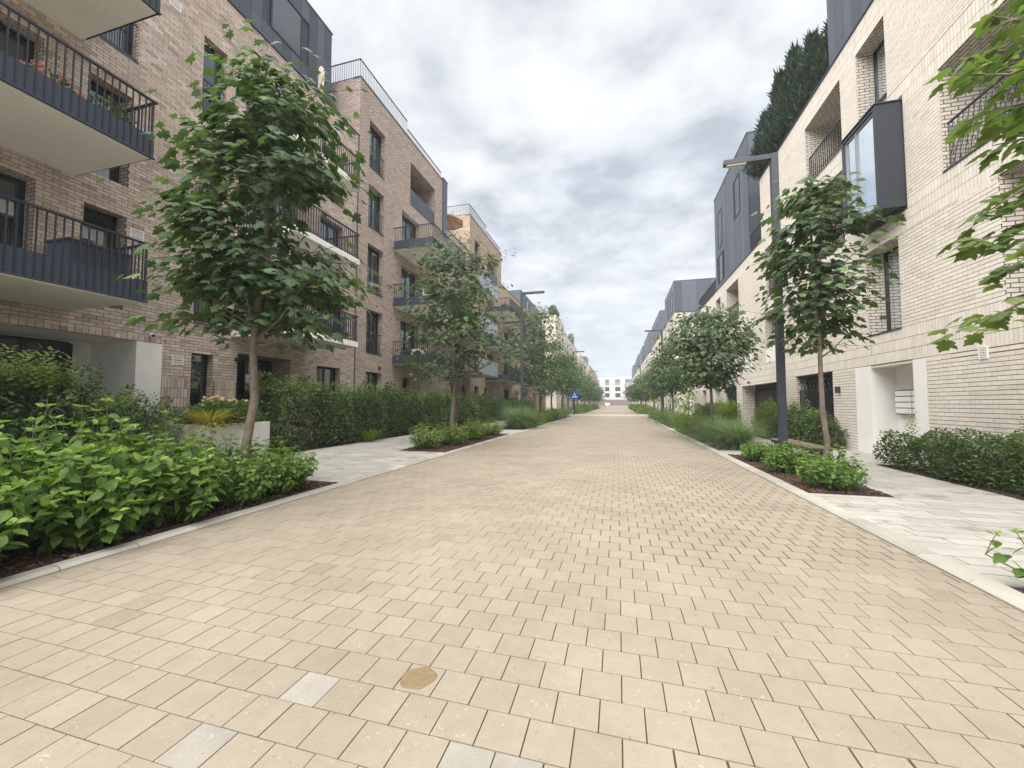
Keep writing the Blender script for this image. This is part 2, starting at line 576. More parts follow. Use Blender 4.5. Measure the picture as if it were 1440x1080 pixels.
def maple_low():
    o = [(0, -0.02), (0.30, 0.0), (0.26, 0.17), (0.54, 0.42), (0.24, 0.47), (0, 1.0), (-0.24, 0.47), (-0.54, 0.42), (-0.26, 0.17), (-0.30, 0.0)]
    V = [(0, 0.3, 0.05)] + [(x, y, -0.3 * x * x - 0.22 * (y - 0.3) ** 2) for x, y in o]
    return np.array(V), np.array([[0, 1 + i, 1 + (i + 1) % 10] for i in range(10)])


def ovate_template():
    ys = [0, 0.12, 0.34, 0.60, 0.80, 1.0]
    ws = [0, 0.20, 0.33, 0.26, 0.11, 0]
    V, F = [], []
    for y in ys:
        V.append((0, y, -0.22 * y * y))
    for sgn in (1, -1):
        b = len(V)
        for y, w in zip(ys[1:-1], ws[1:-1]):
            V.append((sgn * w, y + 0.02, -0.22 * y * y + 0.28 * w - 0.5 * w * w))
        F += [[0, b, 1], [1, b, b + 1], [1, b + 1, 2], [2, b + 1, b + 2], [2, b + 2, 3], [3, b + 2, b + 3], [3, b + 3, 4], [4, b + 3, 5]]
    return np.array(V), np.array(F)


def small_template():
    V = [(0, 0, 0), (0.28, 0.42, 0.08), (0.17, 0.78, 0.02), (0, 1, -0.10), (-0.17, 0.78, 0.02), (-0.28, 0.42, 0.08), (0, 0.5, -0.02)]
    return np.array(V), np.array([[0, 1, 6], [1, 2, 6], [2, 3, 6], [3, 4, 6], [4, 5, 6], [5, 0, 6]])


T_SPIKE = (np.array([(0, 0, 0), (.10, .3, .03), (0, 1, 0), (-.10, .3, .03)]), np.array([[0, 1, 2], [0, 2, 3]]))
T_MAPLE, T_MLOW, T_OVATE, T_SMALL = maple_template(), maple_low(), ovate_template(), small_template()
_tm = {}


def tmesh(T, mat, name):
    k = (id(T), mat.name)
    if k not in _tm:
        _tm[k] = np_mesh(name, T[0], [T[1]], mat, smooth=False)
    return _tm[k]


def unit(a):
    return a / (np.linalg.norm(a, axis=-1, keepdims=True) + 1e-9)


def frames(D, Nn):
    D = unit(D)
    Rr = unit(np.cross(D, Nn))
    return Rr, D, np.cross(Rr, D)


def leaf_mass(P, D, Nn, S, T):
    a, b, c = frames(D, Nn)
    V = T[0]
    W = P[:, None] + S[:, None, None] * (V[None, :, 0:1] * a[:, None] + V[None, :, 1:2] * b[:, None] + V[None, :, 2:3] * c[:, None])
    F = (T[1][None] + len(V) * np.arange(len(P))[:, None, None]).reshape(-1, T[1].shape[1])
    return W.reshape(-1, 3), F


def foliage(parent, P, D, Nn, S, tint, T, mat, nparts=0, part='leaf', rest='foliage'):
    P, D, Nn, S, tint = (np.asarray(q, float) for q in (P, D, Nn, S, tint))
    pick = np.zeros(len(P), bool)
    if nparts:
        zc, ins = view(P)
        score = np.where(ins, S / np.maximum(zc, 0.3), 0)
        idx = np.argsort(-score)[:nparts]
        pick[idx[score[idx] > 0]] = True
        me = tmesh(T, mat, part)
        a, b, c = frames(D, Nn)
        for i in np.nonzero(pick)[0]:
            s = S[i]
            M = Matrix(((a[i, 0] * s, b[i, 0] * s, c[i, 0] * s, P[i, 0]), (a[i, 1] * s, b[i, 1] * s, c[i, 1] * s, P[i, 1]),
                        (a[i, 2] * s, b[i, 2] * s, c[i, 2] * s, P[i, 2]), (0, 0, 0, 1)))
            put(part, me, parent, M, tint[i])
    k = ~pick
    if k.any():
        V, F = leaf_mass(P[k], D[k], Nn[k], S[k], T)
        o = link(rest, np_mesh(rest, V, [F], mat, np.repeat(tint[k], len(T[1]))), parent)
        o['kind'] = 'stuff'


def rnd_dirs(n):
    v = rng.normal(size=(n, 3))
    return unit(v)


# ------------------------------------------------------------------ masonry
def spans(y0, y1, holes):
    """y0..y1 minus the (a, b) holes."""
    out, cur = [], y0
    for a, b in sorted(holes):
        if b <= cur or a >= y1:
            continue
        if a > cur:
            out.append((cur, a))
        cur = max(cur, b)
    if cur < y1:
        out.append((cur, y1))
    return out


def brick_boxes(X, s, y0, y1, z0, z1, ops, bands, bl=0.25, bh=0.0875, gap=0.012, proud=0.012):
    """Running-bond bricks with soldier bands; returns lo, hi arrays and a flag for whole bricks."""
    lo, hi, full = [], [], []
    xa, xb = sorted((X - s * 0.012, X + s * proud))

    def put_row(za, zb, ya, yb, w, off):
        zc = 0.5 * (za + zb)
        holes = [(o['y0'], o['y1']) for o in ops if o['z0'] < zc < o['z1']]
        holes += [(b[2], b[3]) for b in bands if b[0] < zc < b[1] and w == bl and len(b) > 3 and b[2] is not None]
        for a, b in spans(ya, yb, holes):
            k = math.floor((a - off) / w)
            y = off + k * w
            while y < b - 0.02:
                p, q = max(y, a), min(y + w, b)
                if q - p > 0.04:
                    j = 0.0012 * (random.random() - 0.5)
                    lo.append((xa + j, p + gap / 2, za + gap / 2))
                    hi.append((xb + j + 0.0022 * (random.random() - 0.5), q - gap / 2, zb - gap / 2))
                    full.append(q - p > w * 0.98 and w == bl)
                y += w
    z, r = z0, 0
    whole = sorted([b for b in bands if len(b) < 4 or b[2] is None])
    while z < z1 - 0.03:
        bd = next((b for b in whole if b[0] - 0.02 <= z < b[1] - 0.02), None)
        if bd:
            n = max(1, round((bd[1] - z) / 0.27))
            h = (bd[1] - z) / n
            for i in range(n):
                put_row(z + i * h, z + (i + 1) * h, y0, y1, 0.0875, 0.0437 * 0)
            z = bd[1]
            continue
        nxt = min([b[0] for b in whole if b[0] > z + 0.02] + [z1])
        zt = min(z + bh, nxt)
        if nxt - zt < 0.035:
            zt = nxt
        put_row(z, zt, y0, y1, bl, (r % 2) * bl / 2)
        z, r = zt, r + 1
    for b in bands:
        if len(b) > 3 and b[2] is not None:
            n = max(1, round((b[1] - b[0]) / (b[5] if len(b) > 5 else 0.26)))
            h = (b[1] - b[0]) / n
            for i in range(n):
                put_row(b[0] + i * h, b[0] + (i + 1) * h, b[2], b[3], b[4] if len(b) > 4 else 0.0875, 0)
    return np.array(lo), np.array(hi), np.array(full)


_sh = {}


def pieces(parent, name, lo, hi, full, mat, nparts, faces=(0, 1, 2, 3, 4, 5), tints=None, rest='remaining_pieces', size=None):
    """The nparts whole pieces that show largest as objects sharing one mesh, the rest as one part."""
    n = len(lo)
    t = rng.random(n) if tints is None else tints
    c = (lo + hi) / 2
    zc, ins = view(c)
    sc = np.where(ins & full, 1 / np.maximum(zc, 0.3), 0)
    idx = np.argsort(-sc)[:nparts]
    idx = idx[sc[idx] > 0]
    pick = np.zeros(n, bool)
    pick[idx] = True
    if len(idx):
        d = np.median((hi - lo)[idx], axis=0) / 2
        V, F = boxes_np([-d], [d], faces)
        me = np_mesh(name, V, [F], mat)
        for i in idx:
            put(name, me, parent, Matrix.Translation(c[i]), t[i])
    k = ~pick
    V, F = boxes_np(lo[k], hi[k], faces)
    o = link(rest, np_mesh(rest, V, [F], mat, np.repeat(t[k], len(faces))), parent)
    o['kind'] = 'stuff'


def wall_mesh(parent, X, s, y0, y1, z0, z1, ops, depth_back, mats, back=True):
    """Front with openings, reveals, ends, back and top. mats: [front, reveal, interior]."""
    mb = MB()
    ys = sorted({y0, y1, *[o['y0'] for o in ops], *[o['y1'] for o in ops]})
    zs = sorted({z0, z1, *[o['z0'] for o in ops], *[o['z1'] for o in ops]})
    ys = [y for y in ys if y0 <= y <= y1]
    zs = [z for z in zs if z0 <= z <= z1]
    for a, b in zip(ys, ys[1:]):
        run = None
        for c, d in zip(zs, zs[1:]):
            ym, zm = (a + b) / 2, (c + d) / 2
            hole = any(o['y0'] < ym < o['y1'] and o['z0'] < zm < o['z1'] for o in ops)
            if not hole:
                if run and run[1] == c:
                    run[1] = d
                else:
                    if run:
                        mb.quad((X, a, run[0]), (X, b, run[0]), (X, b, run[1]), (X, a, run[1]))
                    run = [c, d]
        if run:
            mb.quad((X, a, run[0]), (X, b, run[0]), (X, b, run[1]), (X, a, run[1]))
    for o in ops:
        a, b, c, d, e = o['y0'], o['y1'], o['z0'], o['z1'], o.get('d', 0.3)
        f, g, rm = X + s * 0.008, X - s * e, o.get('rm', 1)
        mb.quad((f, a, c), (g, a, c), (g, a, d), (f, a, d), m=rm)
        mb.quad((f, b, c), (g, b, c), (g, b, d), (f, b, d), m=rm)
        mb.quad((f, a, d), (f, b, d), (g, b, d), (g, a, d), m=o.get('cm', rm))
        mb.quad((f, a, c), (f, b, c), (g, b, c), (g, a, c), m=rm)
        mb.quad((g, a, c), (g, b, c), (g, b, d), (g, a, d), m=o.get('bm', 2))
    g = X - s * depth_back
    if back:
        mb.quad((X, y0, z0), (g, y0, z0), (g, y0, z1), (X, y0, z1), m=1)
        mb.quad((X, y1, z0), (g, y1, z0), (g, y1, z1), (X, y1, z1), m=1)
        mb.quad((g, y0, z0), (g, y1, z0), (g, y1, z1), (g, y0, z1), m=1)
    return mb.build('wall', mats, parent)


def window(parent, X, s, y0, y1, z0, z1, d=0.22, mull=1, curtain=None, rail=None, sill=True, transom=None, frame=FRAME, glass=None):
    """Framed glazing set d behind the wall face; balustrade of bars when rail is a height."""
    xf = X - s * d
    fw = 0.055
    mb = MB()
    x0, x1 = sorted((xf, xf - s * 0.07))
    mb.box(x0, x1, y0 + 0.004, y0 + fw, z0 + 0.004, z1 - 0.004).box(x0, x1, y1 - fw, y1 - 0.004, z0 + 0.004, z1 - 0.004)
    mb.box(x0, x1, y0 + fw, y1 - fw, z0 + 0.004, z0 + fw + 0.01).box(x0, x1, y0 + fw, y1 - fw, z1 - fw, z1 - 0.004)
    for k in range(mull):
        y = y0 + (y1 - y0) * (k + 1) / (mull + 1)
        mb.box(x0, x1, y - fw * 0.7, y + fw * 0.7, z0 + fw + 0.01, z1 - fw)
    if transom:
        mb.box(x0, x1, y0 + fw, y1 - fw, transom - 0.03, transom + 0.03)
    w = mb.build('window', frame, parent)
    xg = xf - s * 0.035
    n = mull + 1
    for k in range(n):
        a = y0 + (y1 - y0) * k / n + (fw if k == 0 else fw * 0.7)
        b = y0 + (y1 - y0) * (k + 1) / n - (fw if k == n - 1 else fw * 0.7)
        MB().quad((xg, a, z0 + fw + .01), (xg, b, z0 + fw + .01), (xg, b, z1 - fw), (xg, a, z1 - fw)).build('pane', glass or GLASS, w)
    if curtain:
        a, b = curtain
        ya, yb = y0 + (y1 - y0) * a, y0 + (y1 - y0) * b
        n = max(3, int((yb - ya) / 0.05))
        V, F = [], []
        for i in range(n + 1):
            y = ya + (yb - ya) * i / n
            x = xf - s * (0.14 + 0.018 * (i % 2))
            V += [(x, y, z0 + 0.05), (x, y, z1 - 0.05)]
        F = [[2 * i, 2 * i + 2, 2 * i + 3, 2 * i + 1] for i in range(n)]
        link('curtain', np_mesh('curtain', V, [F], CURT), w)
    if sill:
        x0, x1 = sorted((X + s * 0.035, X - s * d))
        MB().box(x0, x1, y0 + 0.003, y1 - 0.003, z0 - 0.028, z0 + 0.003).build('sill', METAL, w)
    if rail:
        mb = MB()
        xr0, xr1 = sorted((X - s * 0.03, X - s * 0.055))
        mb.box(xr0, xr1, y0 + 0.01, y1 - 0.01, z0 + rail - 0.04, z0 + rail)
        mb.box(xr0, xr1, y0 + 0.01, y1 - 0.01, z0 + 0.04, z0 + 0.08)
        y = y0 + 0.06
        while y < y1 - 0.03:
            mb.box(X - s * 0.038, X - s * 0.047, y - 0.011, y + 0.011, z0 + 0.08, z0 + rail - 0.04)
            y += 0.105
        mb.build('balustrade', RAILM, w)
    return w


def bars_between(parent, p, q, z0, z1, step, r, single, mat=RAILM, name='railing_bar'):
    p, q = np.array(p, float), np.array(q, float)
    L = np.linalg.norm(q - p)
    n = max(1, int(round(L / step)))
    pts = [p + (q - p) * (i + 0.5) / n for i in range(n)]
    if single:
        V, F = boxes_np([(-r, -r, z0)], [(r, r, z1)])
        me = np_mesh(name, V, [F], mat)
        for c in pts:
            put(name, me, parent, Matrix.Translation((c[0], c[1], 0)))
    else:
        lo = [(c[0] - r, c[1] - r, z0) for c in pts]
        hi = [(c[0] + r, c[1] + r, z1) for c in pts]
        V, F = boxes_np(lo, hi)
        link('railing', np_mesh('railing', V, [F], mat), parent)


def balcony(parent, X, s, out, y0, y1, zb, style='kick', single=False, slab=0.2, rail=1.05, tint=None):
    """Cantilever slab with railing; style kick (dark fascia + kick panel), open (white fascia), glass."""
    xo = X + s * out
    xa, xb = sorted((X + s * 0.015, xo))
    mb = MB().box(xa, xb, y0, y1, zb, zb + slab)
    b = mb.build('balcony', SOFFIT if style != 'open' else RENDER, parent, bevel=0.01)
    zt = zb + slab
    xr = xo - s * 0.03
    e = 0.03
    # edge flashing
    m2 = MB()
    if style != 'open':
        z0, z1 = zb + 0.045, zt + 0.012
        f0, f1 = sorted((xo + s * 0.006, xo + s * 0.03))
        m2.box(f0, f1, y0 - 0.03, y1 + 0.03, z0, z1)
        g0, g1 = sorted((X + s * 0.02, xo + s * 0.005))
        m2.box(g0, g1, y0 - 0.03, y0 - 0.006, z0, z1).box(g0, g1, y1 + 0.006, y1 + 0.03, z0, z1)
        m2.box(min(xo, xo + s * .07), max(xo, xo + s * .07), y0 - 0.07, y1 + 0.07, z0 - 0.02, z0)
        m2.build('edge_flashing', BLUEPANEL, b)
        xr = xo + s * 0.045
        e = -0.045
    hr = MB()
    h0, h1 = sorted((xr - s * 0.03, xr + s * 0.03))
    zr = zt + rail
    hr.box(h0, h1, y0 + e - 0.03, y1 - e + 0.03, zr - 0.025, zr + 0.012)
    i0, i1 = sorted((X + s * 0.02, xr - s * 0.031))
    hr.box(i0, i1, y0 + e - 0.025, y0 + e + 0.025, zr - 0.025, zr + 0.012).box(i0, i1, y1 - e - 0.025, y1 - e + 0.025, zr - 0.025, zr + 0.012)
    hr.build('handrail', RAILM, b)
    zlo = (zb + 0.05) if style != 'open' else zt + 0.06
    step = 0.115
    if style == 'glass':
        gp = MB()
        gp.box(xr - 0.008, xr + 0.008, y0 + e, y1 - e, zb + 0.05, zr - 0.03)
        gp.build('balcony_screen', GREYGLASS, b)
        bars_between(b, (X + s * 0.06, y0 + e), (xr, y0 + e), zlo, zr - 0.02, step, 0.009, False)
    else:
        for p, q in [((xr, y0 + e), (xr, y1 - e)), ((X + s * 0.06, y1 - e), (xr, y1 - e)), ((X + s * 0.06, y0 + e), (xr, y0 + e))]:
            bars_between(b, p, q, zlo, zr - 0.02, step, 0.010, single)
        if style == 'open':
            hr2 = MB()
            hr2.box(h0 + .01, h1 - .01, y0 + e, y1 - e, zt + 0.05, zt + 0.08)
            hr2.build('bottom_rail', RAILM, b)
    if style == 'kick':
        kp = MB()
        x0, x1 = sorted((xr - s * 0.016, xr - s * 0.024))
        zk = zt + 0.30
        kp.box(x0, x1, y0 + e, y1 - e, zb + 0.05, zk)
        kp.box(min(X + s * .06, xr - s * .026), max(X + s * .06, xr - s * .026), y1 - e + 0.012, y1 - e + 0.02, zb + 0.05, zk)
        kp.box(min(X + s * .06, xr - s * .026), max(X + s * .06, xr - s * .026), y0 + e - 0.02, y0 + e - 0.012, zb + 0.05, zk)
        kp.build('kick_panel', BLUEPANEL, b)
    return b


def zinc_box(parent, x0, x1, y0, y1, z0, z1, s, wins=(), pw=0.47, single=True, split=True):
    """Metal-clad roof storey: core plus standing panels on street face and near end. s = street direction."""
    core = MB()
    xa, xb = sorted((x0, x1))
    core.box(xa + 0.02, xb - 0.02, y0 + 0.02, y1 - 0.02, z0, z1)
    pz = core.build('penthouse_core', ZDARK, parent)
    xs = xb if s > 0 else xa
    pan = []
    n = max(1, round((y1 - y0) / pw))
    for i in range(n):
        a, b = y0 + (y1 - y0) * i / n + 0.006, y0 + (y1 - y0) * (i + 1) / n - 0.006
        cuts = [(z0, z1)]
        for w in wins:
            if w[0] < b and w[1] > a:
                cuts = [(z0, w[2]), (w[3], z1)]
        for c, d in cuts:
            if split and d - c > 1.6 and i % 2 == 0:
                k = c + (d - c) * (0.3 + 0.4 * random.random())
                seg = [(c, k), (k, d)]
            else:
                seg = [(c, d)]
            for e, f in seg:
                pan.append((min(xs, xs + s * .03), max(xs, xs + s * .03), a, b, e + 0.005, f - 0.005))
    m = max(1, round((xb - xa) / pw))
    for i in range(m):
        a, b = xa + (xb - xa) * i / m + 0.006, xa + (xb - xa) * (i + 1) / m - 0.006
        pan.append((a, b, y0 - 0.03, y0 - 0.001, z0 + 0.005, z1 - 0.005))
    if single:
        for p in pan:
            MB().box(*p, t=random.random()).build('metal_panel', ZINC, parent)
    else:
        mb = MB()
        for p in pan:
            mb.box(*p, t=random.random())
        mb.build('metal_panels', ZINC, parent)
    cap = MB().box(xa - 0.05, xb + 0.05, y0 - 0.05, y1 + 0.05, z1 + 0.002, z1 + 0.06)
    cap.build('roof_edge', METAL, parent)
    for w in wins:
        xg = xs + s * 0.004
        fr = MB()
        q0, q1 = sorted((xg, xg + s * 0.05))
        fr.box(q0, q1, w[0], w[0] + .07, w[2], w[3]).box(q0, q1, w[1] - .07, w[1], w[2], w[3])
        fr.box(q0, q1, w[0] + .07, w[1] - .07, w[2], w[2] + .07).box(q0, q1, w[0] + .07, w[1] - .07, w[3] - .07, w[3])
        wo = fr.build('window', FRAME, parent)
        MB().quad((xg + s * .02, w[0] + .07, w[2] + .07), (xg + s * .02, w[1] - .07, w[2] + .07), (xg + s * .02, w[1] - .07, w[3] - .07),
                  (xg + s * .02, w[0] + .07, w[3] - .07)).build('pane', GLASS if s > 0 else GLASS_D, wo)
    return pz


def roof_rail(parent, pts, z0, h=1.0, step=0.12, name='roof_railing'):
    lo, hi = [], []
    for p, q in zip(pts, pts[1:]):
        p, q = np.array(p, float), np.array(q, float)
        n = max(1, int(np.linalg.norm(q - p) / step))
        for i in range(n + 1):
            c = p + (q - p) * i / n
            lo.append((c[0] - .008, c[1] - .008, z0))
            hi.append((c[0] + .008, c[1] + .008, z0 + h))
        a, b = np.minimum(p, q), np.maximum(p, q)
        lo.append((a[0] - .025, a[1] - .025, z0 + h))
        hi.append((b[0] + .025, b[1] + .025, z0 + h + .035))
        lo.append((a[0] - .02, a[1] - .02, z0 + .04))
        hi.append((b[0] + .02, b[1] + .02, z0 + .075))
    V, F = boxes_np(lo, hi)
    return link(name, np_mesh(name, V, [F], RAILM), parent)


def coping(parent, X, s, y0, y1, z, w=0.4, over=0.035):
    a, b = sorted((X + s * over, X - s * w))
    return MB().box(a, b, y0, y1, z + 0.002, z + 0.045).build('parapet_coping', METAL, parent)


def flat_roof(parent, X, s, y0, y1, z, back):
    a, b = sorted((X - s * 0.02, X - s * back + s * 0.02))
    return MB().box(a, b, y0 + .02, y1 - .02, z - 0.3, z - 0.02).build('roof', ROOFM, parent)

# ================================================================== SETTING: ground, street, kerbs, pavements, beds
MB().quad((-420, -160, -0.09), (420, -160, -0.09), (420, 760, -0.09), (-420, 760, -0.09)).build('ground', GROUNDM)['kind'] = 'structure'
XL, XR = -4.57, 2.64


def paver_far():
    m, nt, b = new_mat('distant_pavers')
    t = node(nt, 'ShaderNodeTexBrick')
    nt.links.new(wpos(nt), t.inputs['Vector'])
    for k, v in (('Scale', 1.0), ('Brick Width', 0.2), ('Row Height', 0.2), ('Mortar Size', 0.004), ('Bias', 0.0)):
        t.inputs[k].default_value = v
    t.inputs['Color1'].default_value = (0.215, 0.182, 0.138, 1)
    t.inputs['Color2'].default_value = (0.265, 0.227, 0.172, 1)
    t.inputs['Mortar'].default_value = (0.18, 0.14, 0.10, 1)
    k = mathn(nt, 'ADD', mathn(nt, 'MULTIPLY', noise(nt, 0.3, 5, 0.6), 0.4), 0.8)
    vm = node(nt, 'ShaderNodeVectorMath', operation='SCALE')
    nt.links.new(t.outputs['Color'], vm.inputs[0])
    nt.links.new(k, vm.inputs['Scale'])
    nt.links.new(vm.outputs[0], b.inputs['Base Color'])
    b.inputs['Roughness'].default_value = 0.9
    return m


PFAR = paver_far()
street = MB().box(XL, XR, -4, 66, -0.06, -0.007).build('street', JOINT)
street['kind'] = 'structure'
MB().box(XL, XR, 66.0, 246, -0.06, 0.0).build('far_paving', PFAR, street)
GREYS = [(-1.51, 1.70), (-1.73, 1.31), (-0.58, 1.52), (-0.38, 1.52)]
lo, hi, fu, ti, grey = [], [], [], [], []
for r in range(-10, 330):
    y = r * 0.2
    off = (r % 2) * 0.1
    k = math.floor((XL - off) / 0.2)
    x = off + k * 0.2
    while x < XR - 0.01:
        a, b = max(x, XL), min(x + 0.2, XR)
        if b - a > 0.03:
            # joints wash open towards the right-hand side of the street
            g = 0.0016 + 0.0042 * min(1, max(0, (a + 1.2) / 2.2)) + 0.0012 * random.random()
            dz = 0.0035 * (random.random() - 0.5)
            isg = any(a - 0.02 < gx < b + 0.02 and abs(gx - (a + b) / 2) < 0.1 and y < gy < y + 0.2 for gx, gy in GREYS)
            q = ((a + g, y + g * .8, -0.05), (b - g, y + 0.2 - g * .8, dz))
            if isg:
                grey.append(q)
            else:
                lo.append(q[0])
                hi.append(q[1])
                fu.append(b - a > 0.199)
                ti.append(min(1, max(0, random.gauss(0.47, 0.12))))
        x += 0.2
pieces(street, 'paver', np.array(lo), np.array(hi), np.array(fu), PAVER, 300, (1, 2, 3, 4, 5), np.array(ti))
for q in grey:
    o = MB().box(q[0][0], q[1][0], q[0][1], q[1][1], q[0][2], q[1][2], random.random()).build('paver', PAVER_GREY, street)
    o['label'] = 'pale grey replacement paver among the beige ones'

# dried sand patch on one paver
pts = []
for i in range(26):
    a = 2 * math.pi * i / 26
    rr = 1 + 0.10 * math.sin(2 * a + 1) + 0.06 * math.sin(5 * a)
    pts.append((-1.015 + 0.074 * rr * math.cos(a), 1.905 + 0.082 * rr * math.sin(a)))
mb = MB()
mb.poly([(x, y, 0.006) for x, y in pts])
for (x0, y0), (x1, y1) in zip(pts, pts[1:] + pts[:1]):
    cx, cy = -1.015, 1.905
    mb.quad((x0, y0, 0.006), (x1, y1, 0.006), (cx + (x1 - cx) * 1.12, cy + (y1 - cy) * 1.12, 0.001), (cx + (x0 - cx) * 1.12, cy + (y0 - cy) * 1.12, 0.001))
tag(mb.build('sand_patch', surf('ochre_sand', (0.165, 0.118, 0.06), 0.95, var=0.2, nscale=30, bumps=0.4, bscale=200)),
    'round ochre patch of dried sand on one beige paver', 'sand patch')

# speed table: paler band across the street far ahead
mb = MB()
mb.poly([(XL + .05, 44.0, 0.006), (XR - .05, 44.0, 0.006), (XR - .05, 45.2, 0.05), (XL + .05, 45.2, 0.05)])
mb.poly([(XL + .05, 45.2, 0.05), (XR - .05, 45.2, 0.05), (XR - .05, 49.5, 0.05), (XL + .05, 49.5, 0.05)])
mb.poly([(XL + .05, 49.5, 0.05), (XR - .05, 49.5, 0.05), (XR - .05, 50.7, 0.006), (XL + .05, 50.7, 0.006)])
mb.build('raised_crossing', surf('pale_crossing', (0.30, 0.265, 0.21), 0.9, var=0.12))['kind'] = 'structure'

# kerbs
for nm, xa, xb, s in (('kerb', XL - 0.165, XL - 0.004, 1), ('kerb', XR + 0.004, XR + 0.195, -1)):
    base = MB().box(xa + .01, xb - .01, -4, 66, -0.08, -0.02).build(nm, JOINT)
    base['kind'] = 'structure'
    MB().box(xa, xb, 66, 246, -0.06, 0.025, 0.6).build('far_kerb', KERB, base)
    prof = [(0, -0.05), (0.0, 0.030), (0.012, 0.036), (xb - xa - 0.035, 0.034), (xb - xa, 0.010), (xb - xa, -0.05)]
    if s < 0:
        prof = [(xb - xa - px, z) for px, z in prof][::-1]
    L = 0.567
    ym = L - 0.007
    V = [(xa + px, yy, z) for yy in (0.0, ym) for px, z in prof]
    n = len(prof)
    F4 = [[i, (i + 1) % n, n + (i + 1) % n, n + i] for i in range(n)]
    me = bpy.data.meshes.new('kerb_stone')
    me.from_pydata(V, [], F4 + [list(range(n))[::-1], list(range(n, 2 * n))])
    me.materials.append(KERB)
    for k in range(-7, 116):
        put('kerb_stone', me, base, Matrix.Translation((0, k * L + 0.02, 0.004 * random.random())), random.random() ** 1.2)

BEDS_L = [(-3, 5.95), (10.45, 17.3), (20.4, 26.2), (28.2, 43), (53, 120)]
BEDS_R = [(-3, 3.95), (7.25, 11.95), (13.0, 22.2), (24.0, 43), (53, 120)]
BL0, BL1, BR0, BR1 = -6.3, XL - 0.17, XR + 0.2, 3.98


def pavement(x0, x1, beds, bx0, bx1, tx, ty):
    base = MB().box(x0, x1, -4, 120, -0.08, -0.012).build('pavement', JOINT)
    base['kind'] = 'structure'
    lo, hi, fu, ti = [], [], [], []
    for r in range(int(-3 / ty), int(60 / ty)):
        y = r * ty
        off = (r % 2) * tx / 2 + (0.1 * (r % 3))
        x = x0 - tx + off % tx
        while x < x1:
            a, b = max(x, x0), min(x + tx, x1)
            for p0, p1 in beds:
                if y + ty > p0 and y < p1:
                    if bx0 < x0 + .05:                     # bed on the low-x side
                        a = max(a, bx1)
                    else:
                        b = min(b, bx0)
            if b - a > 0.05:
                lo.append((a + .005, y + .006, -0.05))
                hi.append((b - .005, y + ty - .006, 0.018 + 0.004 * (random.random() - .5)))
                fu.append(b - a > tx * .98)
                ti.append(random.gauss(0.5, 0.2))
            x += tx
    pieces(base, 'paving_slab', np.array(lo), np.array(hi), np.array(fu), SLAB, 300, (1, 2, 3, 4, 5), np.clip(np.array(ti), 0, 1))
    MB().box(x0, x1, 60, 120, -0.05, 0.018).build('far_slabs', SLAB, base)


pavement(-8.92, XL - 0.17, BEDS_L, BL0, BL1, 0.6, 0.2)
pavement(XR + 0.2, 5.66, BEDS_R, BR0, BR1, 0.6, 0.2)

mbs = [('planting_bed', [(BL0, BL1, a, b) for a, b in BEDS_L]), ('planting_bed', [(BR0, BR1, a, b) for a, b in BEDS_R]),
       ('planting_bed', [(-11.7, -8.95, -3, 46), (-11.7, -8.95, 54, 120)]), ('planting_bed', [(5.7, 6.78, -3, 10.9), (5.7, 6.78, 14.3, 19.6), (5.7, 6.78, 25.2, 40)])]
for nm, rects in mbs:
    mb = MB()
    for a, b, c, d in rects:
        mb.box(a, b, c, d, -0.08, 0.022)
    mb.build(nm, SOIL)['kind'] = 'structure'
MB().box(5.66, 13, 10.9, 14.3, -0.06, 0.016).build('pavement', SLAB)['kind'] = 'structure'
MB().box(5.66, 13, 19.6, 25.2, -0.06, 0.016).build('pavement', SLAB)['kind'] = 'structure'

# bark mulch
lo = []
for x0, x1, y0, y1, n in [(BL0, BL1, 1.4, 5.95, 5200), (BR0, BR1, 7.25, 11.9, 3000), (BR0, BR1, 2.9, 3.95, 700), (BL0, BL1, 10.45, 17.3, 3200),
                          (5.7, 6.78, 5.5, 10.9, 1500), (BL0, BL1, 20.4, 26.2, 1200)]:
    lo += [(random.uniform(x0 + .01, x1 - .01), random.uniform(y0 + .02, y1 - .02), 0.022 + 0.014 * random.random()) for _ in range(n)]
P = np.array(lo)
D = rnd_dirs(len(P))
D[:, 2] *= 0.25
Nn = rnd_dirs(len(P)) * 0.35 + np.array([0, 0, 1.0])
chipV = np.array([(-.22, -.5, 0), (.25, -.42, 0), (.2, .5, 0), (-.27, .38, 0), (-.2, -.48, .22), (.22, -.4, .18), (.18, .46, .2), (-.24, .36, .24)])
chipF = BOXF[[1, 2, 3, 4, 5]]
V, F = leaf_mass(P, D, Nn, rng.uniform(0.018, 0.055, len(P)), (chipV, chipF))
o = link('bark_mulch', np_mesh('bark_mulch', V, [F], CHIP, np.repeat(rng.random(len(P)), 5)))
tag(o, 'dark brown bark mulch spread over the planting beds', 'mulch', kind='stuff')

# ================================================================== RIGHT-HAND BUILDINGS
XRW = 6.82
r1 = thing('apartment_building', 'cream brick apartment building with dark bay window and white entrance recess', 'building', (XRW, 20, 0), 'pale brick buildings along the street')


def op(y0, y1, z0, z1, d=0.3, **k):
    return dict(y0=y0, y1=y1, z0=z0, z1=z1, d=d, **k)


